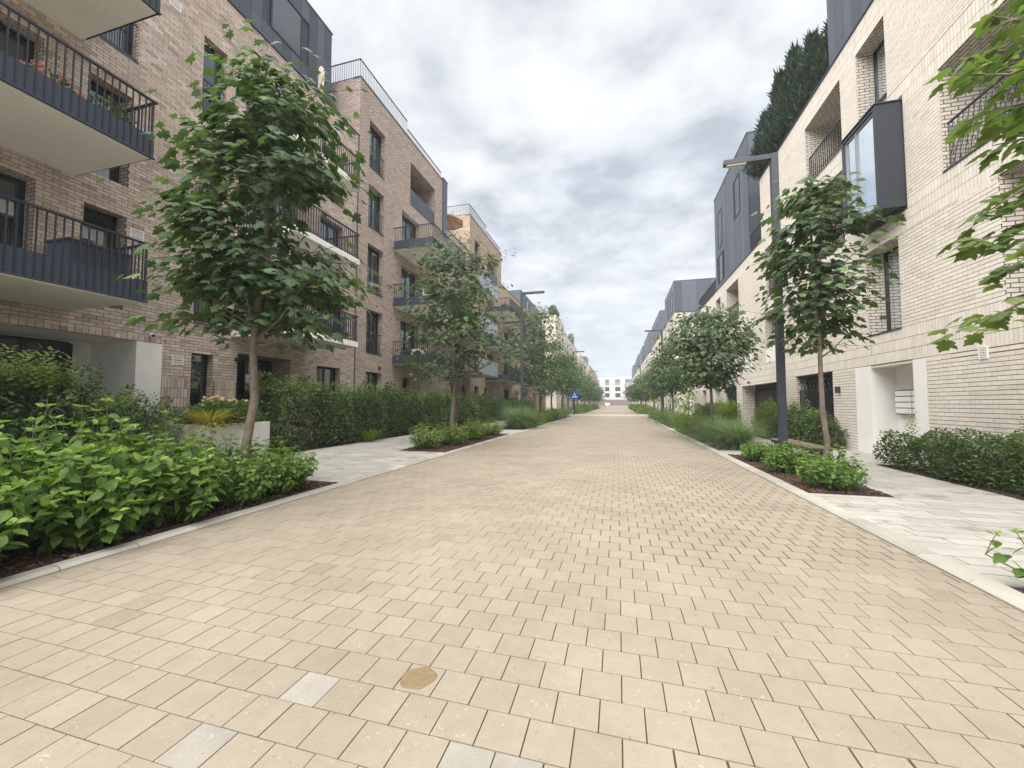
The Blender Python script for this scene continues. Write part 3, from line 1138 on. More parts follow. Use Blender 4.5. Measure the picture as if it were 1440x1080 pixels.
G0, F1, F2, F3 = 2.47, 3.30, 6.38, 9.36
ops = [
    op(11.5, 13.15, -0.02, 2.46, 0.56, rm=3, cm=3, bm=3), op(15.15, 17.9, 0.25, 2.46, 0.5), op(19.4, 24.92, -0.02, 2.44, 0.68, cm=3),
    op(25.95, 28.5, 0.25, 2.46, 0.35), op(30.0, 31.7, -0.02, 2.44, 0.5, rm=3, bm=3), op(34.3, 35.6, -0.02, 2.42, 0.4),
    op(11.8, 13.15, F1, 5.6, 0.75), op(7.6, 9.1, F1, 5.6, 0.75), op(15.4, 16.8, F1, 5.6, .75), op(19.9, 21.05, 4.1, 5.5, 0.7), op(23.1, 24.4, 4.1, 5.55, 0.7), op(27.3, 28.5, 4.1, 5.55, 0.7),
    op(31.0, 32.2, F1, 5.55, 0.7), op(35.0, 36.2, F1, 5.55, 0.7),
    op(6.9, 10.32, F2, 8.65, 1.6, bm=4), op(14.1, 15.9, F2, 8.65, 1.3, bm=4), op(18.3, 20.72, F2, 8.65, 1.5, bm=4), op(25.05, 27.6, F2, 8.65, 1.4, bm=4),
    op(29.15, 30.4, F2, 8.65, 0.75), op(32.6, 34.6, F2, 8.65, 1.2, bm=4), op(36.6, 37.6, F2, 8.65, .7),
    op(11.95, 13.2, F3, 11.52, 0.72), op(14.05, 16.42, F3, 11.52, 1.4, bm=4), op(7.2, 8.6, F3, 11.52, 0.72)]
mats = [MORTAR_R, TEX_R, DARKIN, RENDER, RENDER]
# upper brick block to y = 21.1, lower block on to 39.7
w = wall_mesh(r1, XRW, -1, 4.0, 39.7, 0, 9.28, [o for o in ops if o['z0'] < 9.2], 13, mats)
w2 = wall_mesh(r1, XRW, -1, 4.0, 21.15, 9.281, 12.3, [o for o in ops if o['z0'] > 9.2], 13, mats)
bands = [(2.47, 3.295), (5.61, 6.36), (8.66, 9.27), (11.53, 12.3)]
proj = [o for o in ops] + [op(11.1, 11.5, 0, 2.46), op(13.15, 13.86, 0, 2.46), op(11.42, 12.97, 6.18, 8.86)]
lo, hi, fu = brick_boxes(XRW, -1, 4.0, 39.7, 0.0, 9.27, proj, bands[:3])
lo2, hi2, fu2 = brick_boxes(XRW, -1, 4.0, 21.15, 9.28, 12.3, proj, bands[3:])
tn = np.clip(rng.normal(0.55, 0.15, len(lo) + len(lo2)), 0, 1)
pieces(r1, 'brick', np.vstack((lo, lo2)), np.vstack((hi, hi2)), np.concatenate((fu, fu2)), BRICK_R, 300, (0, 1, 2, 3, 4, 5), tn, 'remaining_bricks')
flat_roof(r1, XRW, -1, 4, 21.1, 12.28, 13)
flat_roof(r1, XRW, -1, 21.2, 39.6, 9.26, 13)
coping(r1, XRW, -1, 4, 21.18, 12.3, over=0.05)
coping(r1, XRW, -1, 21.2, 39.75, 9.28, over=0.05)

# entrance recess: white flush piers
for a, b in ((11.1, 11.5), (13.15, 13.86)):
    MB().box(XRW - 0.02, XRW + 0.2, a + 0.002, b - 0.002, 0.0, 2.458).build('entrance_pier', RENDER, r1)
MB().box(XRW + 0.01, XRW + 0.55, 11.52, 13.13, 2.40, 2.455).build('entrance_ceiling', RENDER, r1)
MB().box(XRW + 0.25, XRW + 0.33, 12.0, 12.5, 2.385, 2.399).build('ceiling_lamp', LAMPL, r1)
pb = thing('letterbox_unit', 'grey letterbox unit of stacked flaps in the white entrance recess', 'letterboxes', (XRW + 0.5, 12.5, 1.1))
MB().box(XRW + 0.46, XRW + 0.56, 11.75, 13.02, 1.12, 1.77, m=0).build('cabinet', METAL, pb)
for k in range(4):
    for j in range(2):
        MB().box(XRW + 0.44, XRW + 0.46, 11.78 + j * .62, 12.37 + j * .62, 1.15 + k * .155, 1.28 + k * .155).build('letterbox_flap', WHITE, pb)
# wrought grille on the ground floor window
gr = MB()
xg = XRW + 0.10
for k in range(21):
    y = 15.2 + 2.65 * k / 20
    gr.box(xg - .012, xg + .012, y - .012, y + .012, 0.27, 1.9)
for z in (0.3, 1.9, 2.4):
    gr.box(xg - .015, xg + .015, 15.16, 17.89, z - .02, z + .02)
for k in range(10):
    c = 15.2 + 0.1325 + 0.265 * k
    gr.tube([(xg, c + .25 * math.cos(t), 1.92 + .34 * math.sin(t)) for t in np.linspace(0, math.pi, 9)], .012, 5)
    gr.tube([(xg, c + .07 * math.cos(t), 2.30 + .07 * math.sin(t)) for t in np.linspace(0, 2 * math.pi, 9)], .009, 4)
gr.build('window_grille', BLACKP, r1)
MB().box(XRW + .35, XRW + .37, 15.15, 17.9, 0.25, 2.46).build('grille_backing', DARKIN, r1)  # flat dark panel set behind the grille
lv = MB()
for k in range(34):
    lv.box(XRW + .08, XRW + .11, 25.97, 28.48, 0.27 + k * .064, 0.31 + k * .064)
lv.build('louvre_gate', FRAME, r1)
# passage: white lintel edge, added dark slats standing in for the shaded interior
MB().box(XRW - 0.015, XRW + 0.3, 19.4, 24.92, 2.38, 2.46).build('passage_lintel', RENDER, r1)
lv = MB()
for k in range(27):
    lv.box(XRW + .60, XRW + .65, 19.45 + k * .2, 19.62 + k * .2, 0.03, 2.1)
lv.build('passage_dark_slats', FRAME, r1)
for y0, y1, z0, z1, d, kw in [(11.8, 13.15, F1, 5.6, .42, dict(mull=1, curtain=(.05, .95))), (7.6, 9.1, F1, 5.6, .42, dict(curtain=(.0, .5))), (15.4, 16.8, F1, 5.6, .42, {}),
                              (19.9, 21.05, 4.1, 5.5, .4, dict(mull=0)), (23.1, 24.4, 4.1, 5.55, .4, {}), (27.3, 28.5, 4.1, 5.55, .4, {}), (31, 32.2, F1, 5.55, .4, {}), (35, 36.2, F1, 5.55, .4, {}),
                              (29.15, 30.4, F2, 8.65, .42, dict(mull=0)), (36.6, 37.6, F2, 8.65, .4, dict(mull=0)),
                              (11.95, 13.2, F3, 11.52, .42, dict(mull=1, transom=9.95, curtain=(0, .3))), (7.2, 8.6, F3, 11.52, .42, {}), (34.3, 35.6, 0.0, 2.42, .25, dict(sill=False))]:
    window(r1, XRW, -1, y0, y1, z0, z1, d, **kw)
for y0, y1 in ((19.9, 21.05), (23.1, 24.4), (27.3, 28.5)):      # pale panels under the small windows
    MB().box(XRW - 0.014, XRW + 0.03, y0, y1, 3.31, 4.06).build('spandrel_panel', RENDER, r1)


def scroll_rail(parent, X, y0, y1, z0, h, lattice=False):
    mb = MB()
    for z in (z0 + .05, z0 + h):
        mb.box(X - .02, X + .02, y0, y1, z - .018, z + .018)
    n = int((y1 - y0) / 0.13)
    for k in range(n + 1):
        y = y0 + (y1 - y0) * k / n
        if lattice:
            if k < n:
                e = y + (y1 - y0) * 2.2 / n
                for sg in (0, 1):
                    p = [(X, (y if sg == 0 else e) + (e - y) * t * (1 if sg == 0 else -1) + 0.03 * math.sin(6.28 * t), z0 + .05 + (h - .05) * t) for t in (0, .25, .5, .75, 1)]
                    p = [(a, min(max(b, y0), y1), c) for a, b, c in p]
                    mb.tube(p, .009, 4)
        else:
            mb.box(X - .010, X + .010, y - .010, y + .010, z0 + .05, z0 + h)
            if k < n:
                c = y + .065
                mb.tube([(X, c + .05 * math.cos(t), z0 + .17 + .10 * math.sin(t)) for t in np.linspace(0, 2 * math.pi, 9)], .008, 4)
    return mb.build('loggia_railing', BLACKP, parent)


for y0, y1, z0, z1, d, lat in [(6.9, 10.32, F2, 8.65, 1.6, True), (14.1, 15.9, F2, 8.65, 1.3, False), (18.3, 20.72, F2, 8.65, 1.5, False), (25.05, 27.6, F2, 8.65, 1.4, False),
                               (32.6, 34.6, F2, 8.65, 1.2, False), (14.05, 16.42, F3, 11.52, 1.4, False)]:
    scroll_rail(r1, XRW + 0.10, y0 + .02, y1 - .02, z0 + .02, 1.02, lat)
    window(r1, XRW, -1, y0 + .2, y1 - .2, z0 + .02, z1 - .1, d - 0.12, mull=2, sill=False, curtain=(.1, .35))
    MB().box(XRW - .03, XRW + .25, y0 + .003, y1 - .003, z0 - .03, z0 + .006).build('sill', METAL, r1)

# bay window
ya, yb, za, zb, xo = 11.45, 12.95, 6.20, 8.84, XRW - 0.56
bay = MB()
t = 0.09
bay.box(xo, XRW - .012, ya, ya + t, za, zb).box(xo, XRW - .012, yb - t, yb, za, zb)
bay.box(xo, XRW - .012, ya + t, yb - t, za, za + t).box(xo, XRW - .012, ya + t, yb - t, zb - t, zb)
bayo = bay.build('bay_window', METAL, r1)
MB().box(xo - .03, XRW - .015, ya - .03, yb + .03, zb + .001, zb + .03).build('bay_roof', METAL, bayo)
fr = MB()
for a, b in ((ya + t, ya + t + .05), (12.32, 12.40), (yb - t - .05, yb - t)):
    fr.box(xo + .04, xo + .10, a, b, za + t, zb - t)
fr.box(xo + .04, xo + .10, ya + t + .05, 12.32, za + t, za + t + .06).box(xo + .04, xo + .10, ya + t + .05, 12.32, zb - t - .06, zb - t)
fr.box(xo + .04, xo + .10, 12.40, yb - t - .05, za + t, za + t + .06).box(xo + .04, xo + .10, 12.40, yb - t - .05, zb - t - .06, zb - t)
fr.box(xo + .04, xo + .10, 12.40, yb - t - .05, za + .75, za + .81)
fr.build('bay_frame', surf('grey_frame', (0.25, 0.27, 0.29), 0.4, var=.06), bayo)
for a, b in ((ya + t + .05, 12.32), (12.40, yb - t - .05)):
    MB().quad((xo + .07, a, za + t + .06), (xo + .07, b, za + t + .06), (xo + .07, b, zb - t - .06), (xo + .07, a, zb - t - .06)).build('pane', GLASS, bayo)
MB().quad((xo + .2, ya + t, za + t), (xo + .2, 12.30, za + t), (xo + .2, 12.30, zb - t), (xo + .2, ya + t, zb - t)).build('roller_blind', CURT, bayo)
MB().quad((XRW - .05, ya + t, za + t), (XRW - .05, yb - t, za + t), (XRW - .05, yb - t, zb - t), (XRW - .05, ya + t, zb - t)).build('bay_back', DARKIN, bayo)


def vent(parent, X, s, y, z, w=.2, h=.24):
    mb = MB()
    a, b = sorted((X + s * .008, X + s * .03))
    mb.box(a, b, y, y + .02, z, z + h).box(a, b, y + w - .02, y + w, z, z + h).box(a, b, y + .02, y + w - .02, z, z + .02).box(a, b, y + .02, y + w - .02, z + h - .02, z + h)
    for k in range(4):
        zz = z + .035 + k * (h - .05) / 4
        mb.box(a, b - .004, y + .02, y + w - .02, zz, zz + .025)
    v = mb.build('wall_vent', WHITE, parent)
    MB().box(min(X + s * .006, X + s * .009), max(X + s * .006, X + s * .009), y + .02, y + w - .02, z + .02, z + h - .02).build('vent_back', DARKIN, v)


vent(r1, XRW, -1, 9.52, 2.27)
MB().box(XRW - .13, XRW - .012, 14.7, 14.78, 1.75, 1.95).build('wall_fitting', METAL, r1)

# roof storeys of the first right-hand building
zinc_box(r1, 7.12, 12.5, 6.0, 15.2, 12.29, 15.45, -1, wins=[(10.9, 12.9, 13.0, 15.0), (7.5, 9.0, 12.9, 15.0)])
zinc_box(r1, 6.93, 12.5, 23.15, 30.6, 9.33, 16.0, -1, wins=[(24.6, 25.7, 12.4, 14.7), (28.6, 29.7, 12.1, 14.6), (28.6, 29.7, 9.7, 11.6)])
roof_rail(r1, [(6.95, 21.25), (6.95, 23.05)], 9.33, 1.0, .1)
roof_rail(r1, [(6.95, 30.7), (6.95, 37)], 9.33, 1.0, .1)


def grid_building(name, label, X, s, y0, y1, ztop, tex, cols, floors, back=13, group=None, balc=(), mat0=None, rail=True):
    """Farther block: wall with a row of real windows per floor."""
    b = thing(name, label, 'building', (X, (y0 + y1) / 2, 0), group)
    ops = []
    for fz0, fz1, kind in floors:
        for c0, c1 in cols:
            if kind == 'loggia' and c1 - c0 > 1.7:
                ops.append(op(c0, c1, fz0, fz1, 1.0, bm=1, k='l'))
            else:
                ops.append(op(c0, c1, fz0, fz1, 0.5, k='w'))
    wall_mesh(b, X, s, y0, y1, 0, ztop, ops, back, [tex, tex, DARKIN, RENDER, RENDER])
    for i, o in enumerate(ops):
        if o['k'] == 'w':
            window(b, X, s, o['y0'], o['y1'], o['z0'], o['z1'], .25, mull=0 if o['y1'] - o['y0'] < 1.2 else 1,
                   curtain=(.1, .6) if i % 3 == 0 else None, rail=1.0 if (rail and o['z1'] - o['z0'] > 2) else None, sill=False)
        else:
            mb = MB().box(X - s * .06, X - s * .02, o['y0'], o['y1'], o['z0'], o['z0'] + 1.0)
            mb.build('loggia_screen', BLUEPANEL, b)
    for c0, c1, zz, st in balc:
        balcony(b, X, s, 2.3, c0, c1, zz, st)
    flat_roof(b, X, s, y0, y1, ztop, back)
    coping(b, X, s, y0, y1, ztop)
    return b


GR = 'pale brick buildings along the street'
FR3 = [(0.3, 2.5, 'w'), (3.4, 5.6, 'w'), (6.4, 8.65, 'loggia'), (9.4, 11.6, 'w')]
b = grid_building('apartment_building', 'second cream building on the right, dark zinc roof box above its plain side wall', XRW, -1, 51.2, 84, 12.5, TEX_R,
                  [(53, 54.2), (56, 58), (60.5, 61.7), (64, 66.4), (69, 70.2), (73, 75.2), (78, 79.2), (81, 82.4)], FR3, group=GR)
zinc_box(b, 6.86, 16, 51.16, 61, 12.56, 16.4, -1, wins=[(53.2, 54.6, 13.0, 15.6), (57.5, 58.5, 13.0, 15.6)], single=False, pw=.8)
zinc_box(b, 6.86, 14, 68, 83.8, 11.0, 16.6, -1, wins=[(71, 72.5, 12.5, 15.3), (77, 78.2, 12.5, 15.3)], single=False, pw=.9)
b = grid_building('apartment_building', 'third cream building on the right, mostly behind the maples', XRW, -1, 91, 130, 12.6, TEX_R,
                  [(93, 94.5), (97, 99.5), (103, 104.5), (108, 110.5), (115, 116.5), (121, 123), (126, 128)], FR3, group=GR)
zinc_box(b, 6.86, 16, 90.9, 109, 12.7, 17.2, -1, wins=[(94, 95.5, 13.4, 16), (102, 103.4, 13.4, 16)], single=False, pw=1.0)
zinc_box(b, 6.86, 14, 114, 129.5, 12.7, 17.3, -1, wins=[(118, 119.6, 13.4, 16)], single=False, pw=1.0)
b = grid_building('apartment_building', 'farthest cream building on the right at the end of the row', XRW, -1, 138, 205, 13, TEX_R,
                  [(141, 143), (147, 149), (154, 156), (162, 164), (171, 173), (180, 182), (190, 192)], FR3, group=GR)
zinc_box(b, 6.86, 16, 137.9, 160, 13.06, 17.8, -1, wins=[(144, 146, 13.8, 16.6)], single=False, pw=1.2)
zinc_box(b, 6.86, 14, 170, 203, 13.06, 17.8, -1, single=False, pw=1.2)

# ================================================================== LEFT-HAND BUILDINGS
XLW = -12.0
l1 = thing('apartment_building', 'brown brick apartment building with dark railed balconies nearest on the left', 'building', (XLW, 8, 0))
S1, S2, S3 = 3.95, 7.1, 10.3
ops = [op(3.2, 7.2, -0.02, 3.03, 1.7, rm=3, cm=3, bm=3), op(8.57, 9.2, 0.25, 2.92, .45), op(10.0, 12.15, -0.02, 3.02, 1.0), op(13.5, 14.9, 0.9, 2.95, .5)]
ops += [op(2.3, 5.25, z + dz, z + 2.45, .5) for z, dz in ((3.75, 0), (6.9, 0), (10.1, 0))]
ops += [op(6.05, 6.85, z, z + 2.4, .5) for z in (3.75, 6.9)] + [op(6.15, 6.95, S3, 12.6, .5)]
ops += [op(8.58, 9.3, z0, z1, .5) for z0, z1 in ((3.82, 6.1), (7.05, 9.35), (10.3, 12.6))]
ops += [op(10.0, 12.3, 3.8, 6.12, .6), op(13.5, 15.25, 3.82, 6.1, .55), op(10.0, 12.3, 6.98, 9.4, .6), op(13.5, 14.9, 7.05, 9.35, .5), op(10.0, 12.3, 9.92, 12.5, .6), op(13.5, 14.9, 10.3, 12.6, .5)]
mats = [MORTAR_L, TEX_L, DARKIN, RENDER, RENDER]
wall_mesh(l1, XLW, 1, -6.0, 15.93, 0, 14.4, ops, 13, mats)
bands = [(3.04, 3.16, 2.8, 7.85, .125, .12), (0.2, 2.12, 7.82, 8.53, .0875, .265), (0.2, 2.12, 9.24, 9.97, .0875, .265)]
proj = ops + [op(7.2, 7.8, 0, 3.03)]
lo, hi, fu = brick_boxes(XLW, 1, 2.5, 15.93, 0, 14.38, proj, bands)
tn = np.clip(rng.normal(0.5, 0.22, len(lo)), 0, 1)
pieces(l1, 'brick', lo, hi, fu, BRICK_L, 300, (0, 1, 2, 3, 4, 5), tn, 'remaining_bricks')
flat_roof(l1, XLW, 1, -6, 15.9, 14.3, 13)
coping(l1, XLW, 1, -6, 15.95, 14.4, over=.05)
MB().box(XLW - .2, XLW + .02, 7.202, 7.80, 0, 3.028).build('entrance_pier', RENDER, l1)
MB().quad((XLW - 1.66, 3.25, 0), (XLW - 1.66, 6.75, 0), (XLW - 1.66, 6.75, 3.0), (XLW - 1.66, 3.25, 3.0)).build('lobby_dark_sheet', DARKIN, l1)  # dark sheet added behind the doors so the lobby reads unlit
dr = window(l1, XLW, 1, 3.3, 6.72, 0.02, 2.95, 1.45, mull=3, sill=False, glass=GLASS_D)
for y0, y1, z0, z1, d, kw in [(8.57, 9.2, .25, 2.92, .2, dict(mull=0, transom=1.75)), (10.95, 12.1, .02, 2.95, .8, dict(mull=1, curtain=(.3, .7), sill=False)), (10.05, 10.7, .9, 2.6, .8, dict(mull=0, sill=False)),
                              (13.5, 14.9, .9, 2.95, .22, dict(curtain=(.35, .6)))]:
    window(l1, XLW, 1, y0, y1, z0, z1, d, **kw)
for z in (3.75, 6.9, 10.1):
    window(l1, XLW, 1, 2.3, 5.25, z, z + 2.45, .3, mull=2, sill=False, curtain=(.02, .35))
for z in (3.75, 6.9):
    window(l1, XLW, 1, 6.05, 6.85, z, z + 2.4, .3, mull=0, sill=False)
window(l1, XLW, 1, 6.15, 6.95, S3, 12.6, .25, mull=0, rail=1.0, curtain=(.1, .7))
for z0, z1 in ((3.82, 6.1), (7.05, 9.35), (10.3, 12.6)):
    window(l1, XLW, 1, 8.58, 9.3, z0, z1, .22, mull=0, rail=1.0, curtain=(.3, .95) if z0 < 5 else None)
for z0, z1, a in ((3.8, 6.12, 0), (6.98, 9.4, 1), (9.92, 12.5, 2)):
    window(l1, XLW, 1, 10.0, 12.3, z0, z1, .3, mull=2, sill=False, curtain=(.0, .3))
window(l1, XLW, 1, 13.5, 15.25, 3.82, 6.1, .3, mull=1, curtain=(.02, .4), sill=False, rail=1.0)
window(l1, XLW, 1, 13.5, 14.9, 7.05, 9.35, .22, rail=1.0)
window(l1, XLW, 1, 13.5, 14.9, 10.3, 12.6, .22, rail=1.0)
for i, z in enumerate((3.5, 6.62, 9.88)):
    balcony(l1, XLW, 1, 2.40, -1.5, 5.84, z, 'kick', single=True, rail=1.08)
for z in (3.55, 6.75, 9.7):
    balcony(l1, XLW, 1, 2.42, 9.75, 12.9, z, 'open', single=z < 9, rail=0.98)
for y, z in ((6.95, 5.62), (8.05, 2.5), (7.6, 12.6)):
    vent(l1, XLW, 1, y, z, .3, .28)
MB().tube([(XLW + .035, 15.86, 0), (XLW + .035, 15.86, 14.3)], .02, 6).build('movement_joint', TWIG, l1)
zinc_box(l1, -13.2, -20, -4, 15.3, 14.45, 19.3, 1, wins=[(11.9, 13.5, 16.4, 18.4), (6.5, 8.5, 16.4, 18.4)])
MB().box(XLW + .02, XLW + .10, 9.9, 10.05, 2.78, 2.9).build('wall_lamp', BLACKP, l1)
cc = thing('security_camera', 'small white bullet camera fixed to the brown brick wall', 'camera', (XLW, 7.5, 3.2))
MB().tube([(XLW + .012, 7.5, 3.22), (XLW + .09, 7.5, 3.22)], .03, 8).build('bracket', WHITE, cc)
MB().tube([(XLW + .06, 7.5, 3.24), (XLW + .22, 7.44, 3.19)], [.045, .05], 10).build('housing', WHITE, cc, smooth=False)
MB().tube([(XLW + .221, 7.44, 3.19), (XLW + .228, 7.437, 3.188)], .038, 10).build('lens', BLACKP, cc)

# second block: taller, then its lower terrace part
l2 = thing('apartment_building', 'tall brown brick block with railed roof terrace and juliet windows, second on the left', 'building', (XLW, 23, 0))
JZ = [(3.95, 6.12), (7.05, 9.45), (10.35, 12.5), (13.45, 15.85)]
ops = [op(16.75, 18.1, z0, z1, .5) for z0, z1 in JZ] + [op(16.75, 18.1, .8, 2.98, .5), op(20.8, 24.1, 13.45, 16.1, 1.5)]
ops += [op(19.9, 22.0, z, z + 2.5, .55) for z in (3.75, 6.95, 10.2)] + [op(20.2, 21.0, 0, 2.9, .4), op(22.3, 24.3, 0, 2.95, 1.0, rm=3, bm=3)]
mats = [TEX_L, TEX_L, DARKIN, RENDER, RENDER]
wall_mesh(l2, XLW + .004, 1, 15.96, 25.9, 0, 17.45, ops, 13, mats)
for i, (z0, z1) in enumerate(JZ):
    window(l2, XLW, 1, 16.75, 18.1, z0, z1, .26, mull=1, rail=1.05, curtain=(.45, .75) if i != 3 else (.3, .5))
window(l2, XLW, 1, 16.75, 18.1, .8, 2.98, .26, mull=1, curtain=(.5, .8))
for z in (3.75, 6.95, 10.2):
    window(l2, XLW, 1, 19.9, 22.0, z, z + 2.5, .3, mull=1, sill=False, curtain=(.02, .35))
window(l2, XLW, 1, 20.2, 21.0, 0.02, 2.9, .2, mull=0, sill=False)
window(l2, XLW, 1, 21.2, 23.8, 13.5, 16.0, 1.3, mull=2, sill=False)
MB().box(XLW - .06, XLW - .03, 20.8, 24.1, 13.45, 14.5).build('loggia_screen', BLUEPANEL, l2)
for z in (3.55, 6.75, 9.95):
    balcony(l2, XLW, 1, 2.40, 19.1, 23.6, z, 'kick', rail=1.05)
for z in (0.9,):
    for y in (17.8, 24.9):
        MB().box(XLW + .01, XLW + .11, y, y + .1, 3.15, 3.3).build('wall_lamp', BLACKP, l2)
flat_roof(l2, XLW, 1, 16, 25.9, 17.4, 13)
coping(l2, XLW, 1, 15.93, 25.9, 17.45)
roof_rail(l2, [(-18, 16.05), (-12.1, 16.05), (-12.1, 20.5)], 17.5, .95, .13)
roof_rail(l2, [(-12.1, 20.6), (-12.1, 25.2)], 17.5, .5, .13)
zinc_box(l2, -11.97, -14, 25.3, 26.0, 13.5, 17.6, 1, single=False)
# lower part with open parasol on its terrace
ops = [op(27.2, 29.4, z, z + 2.4, .55) for z in (3.75, 6.95, 10.2)] + [op(27, 28.2, .8, 2.9, .4), op(29.2, 30.2, 0, 2.9, .5)]
wall_mesh(l2, XLW, 1, 26.0, 30.68, 0, 14.25, ops, 13, mats)
for z in (3.75, 6.95, 10.2):
    window(l2, XLW, 1, 27.2, 29.4, z, z + 2.4, .3, sill=False, curtain=(.1, .5))
    balcony(l2, XLW, 1, 2.35, 26.6, 31.0, z - .22, 'glass')
window(l2, XLW, 1, 27, 28.2, .8, 2.9, .25)
window(l2, XLW, 1, 29.2, 30.2, .02, 2.9, .25, mull=0, sill=False)
flat_roof(l2, XLW, 1, 26.1, 30.6, 14.2, 13)
coping(l2, XLW, 1, 26.05, 30.68, 14.25)

l4 = thing('apartment_building', 'sand coloured brick block with roof railing, third on the left behind street trees', 'building', (XLW, 42, 0))
mats = [TEX_L2, TEX_L2, DARKIN, RENDER, RENDER]
ops = [op(31.9, 33.2, z0, z1, .5) for z0, z1 in JZ] + [op(35.4, 38.6, 13.5, 16.05, 1.4, bm=1), op(32, 33.1, .8, 2.9, .5), op(34.6, 35.6, 0, 2.9, .5), op(37, 38.6, 0, 2.9, 1.0, rm=3, bm=3)]
ops += [op(35.4, 37.6, z, z + 2.45, .5) for z in (3.75, 6.95, 10.2)]
wall_mesh(l4, XLW + .003, 1, 30.7, 40.0, 0, 17.5, ops, 13, mats)
for z0, z1 in JZ:
    window(l4, XLW, 1, 31.9, 33.2, z0, z1, .26, rail=1.05, curtain=(.4, .7))
window(l4, XLW, 1, 32, 33.1, .8, 2.9, .26, mull=0)
window(l4, XLW, 1, 34.6, 35.6, .02, 2.9, .26, mull=0, sill=False)
MB().box(XLW - .06, XLW - .03, 35.4, 38.6, 13.5, 14.55).build('loggia_screen', BLUEPANEL, l4)
for z in (3.75, 6.95, 10.2):
    window(l4, XLW, 1, 35.4, 37.6, z, z + 2.45, .3, sill=False)
    balcony(l4, XLW, 1, 2.35, 34.8, 39.4, z - .22, 'kick')
flat_roof(l4, XLW, 1, 30.7, 40, 17.45, 13)
coping(l4, XLW, 1, 30.66, 40, 17.5)
roof_rail(l4, [(-18, 30.8), (-12.1, 30.8), (-12.1, 35.2)], 17.54, .95, .13)
roof_rail(l4, [(-12.1, 35.3), (-12.1, 39.8)], 17.54, .5, .13)
ops = []
for c0, c1 in ((41.2, 43.2), (46, 47.2), (50, 52.2), (56, 57.4), (61, 63)):
    ops += [op(c0, c1, z, z + 2.4, .5) for z in (3.75, 6.95, 10.2)] + [op(c0, c1, .4, 2.9, .5)]
wall_mesh(l4, XLW, 1, 40.02, 67, 0, 14.25, ops, 13, mats)
for o in ops:
    window(l4, XLW, 1, o['y0'], o['y1'], o['z0'], o['z1'], .25, mull=1, sill=False, rail=1.0 if o['z0'] > 3 and o['y1'] - o['y0'] < 1.6 else None)
for c0, c1 in ((40.6, 44.4), (49.2, 53.4), (60, 64)):
    for z in (3.53, 6.73, 9.98):
        balcony(l4, XLW, 1, 2.35, c0, c1, z, 'kick')
flat_roof(l4, XLW, 1, 40.1, 67, 14.2, 13)
coping(l4, XLW, 1, 40.05, 67, 14.25)
zinc_box(l4, -13.0, -20, 53, 66, 14.3, 17.3, 1, single=False, pw=.8, wins=[(56, 58, 14.8, 16.8)])

FRL = [(0.4, 2.9, 'w'), (3.95, 6.1, 'w'), (7.05, 9.4, 'w'), (10.3, 12.5, 'w'), (13.5, 15.8, 'loggia')]
l6 = grid_building('apartment_building', 'whitish five storey block left of the street beyond the gap, planted roof edge', XLW, 1, 79, 91.5, 19.4, TEX_W,
                   [(80.5, 81.6), (83.5, 84.6), (87.5, 90)], FRL + [(16.6, 18.6, 'w')], balc=[(86.5, 90.5, z, 'kick') for z in (3.5, 6.7, 10)])
ops2 = grid_building('apartment_building', 'whitish block stepping down behind the five storey one on the left', XLW - .1, 1, 91.6, 124, 18.0, TEX_W,
                     [(93, 94.3), (97, 99.4), (103, 104.3), (108, 110.4), (115, 116.3), (119, 121.4)], FRL,
                     balc=[(96.5, 100, z, 'glass') for z in (3.5, 6.7, 10)] + [(107.5, 111.5, z, 'kick') for z in (3.5, 6.7, 10)])
grid_building('apartment_building', 'pale block far along the left row with stepped roof line', XLW, 1, 128, 162, 17.6, TEX_W,
              [(130, 131.5), (134, 137), (142, 143.5), (148, 151), (156, 157.5)], FRL, balc=[(133, 138, z, 'kick') for z in (3.5, 6.7, 10)] + [(147, 152, z, 'kick') for z in (3.5, 6.7, 10)])
b = grid_building('apartment_building', 'tan brick block at the far left end of the street', -11.2, 1, 166, 232, 17.2, TEX_L2,
                  [(169, 171), (176, 179), (186, 188), (196, 199), (208, 210), (220, 223)], FRL, balc=[(175, 181, z, 'kick') for z in (3.5, 6.7, 10)] + [(195, 201, z, 'kick') for z in (3.5, 6.7, 10)])
zinc_box(b, -12.5, -22, 166.5, 176, 17.3, 21, 1, single=False, pw=1.2)
for k, (y0, y1) in enumerate(((81, 84), (92.5, 95), (104, 107), (112, 116))):
    roof_rail(l6 if k == 0 else ops2, [(-12.2, y0), (-12.2, y1)], 19.45 if k == 0 else 18.05, 1.0, .3)

# building across the end of the street
eb = thing('apartment_building', 'white four storey building closing the far end of the street', 'building', (0, 258, 0))
mb = MB()
E0, E1, EY = -15.5, 14.0, 250.0
cols = [(-13.5, -11), (-7.5, -5), (-1.5, 1.5), (4.5, 11.5)]
rows = [(5.0, 7.6), (8.8, 11.4), (12.4, 16.0)]
ops = [op(-c1, -c0, z0, z1) for c0, c1 in cols for z0, z1 in rows]
mb2 = MB()
xs = sorted({E0, E1, *[c for q in cols for c in q]})
zs = sorted({0, 17.6, 3.6, *[c for q in rows for c in q]})
for a, bb in zip(xs, xs[1:]):
    for c, d in zip(zs, zs[1:]):
        xm, zm = (a + bb) / 2, (c + d) / 2
        if any(q[0] < xm < q[1] for q in cols) and any(q[0] < zm < q[1] for q in rows):
            continue
        mb2.quad((a, EY, c), (bb, EY, c), (bb, EY, d), (a, EY, d), m=1 if zm < 3.6 else 0)
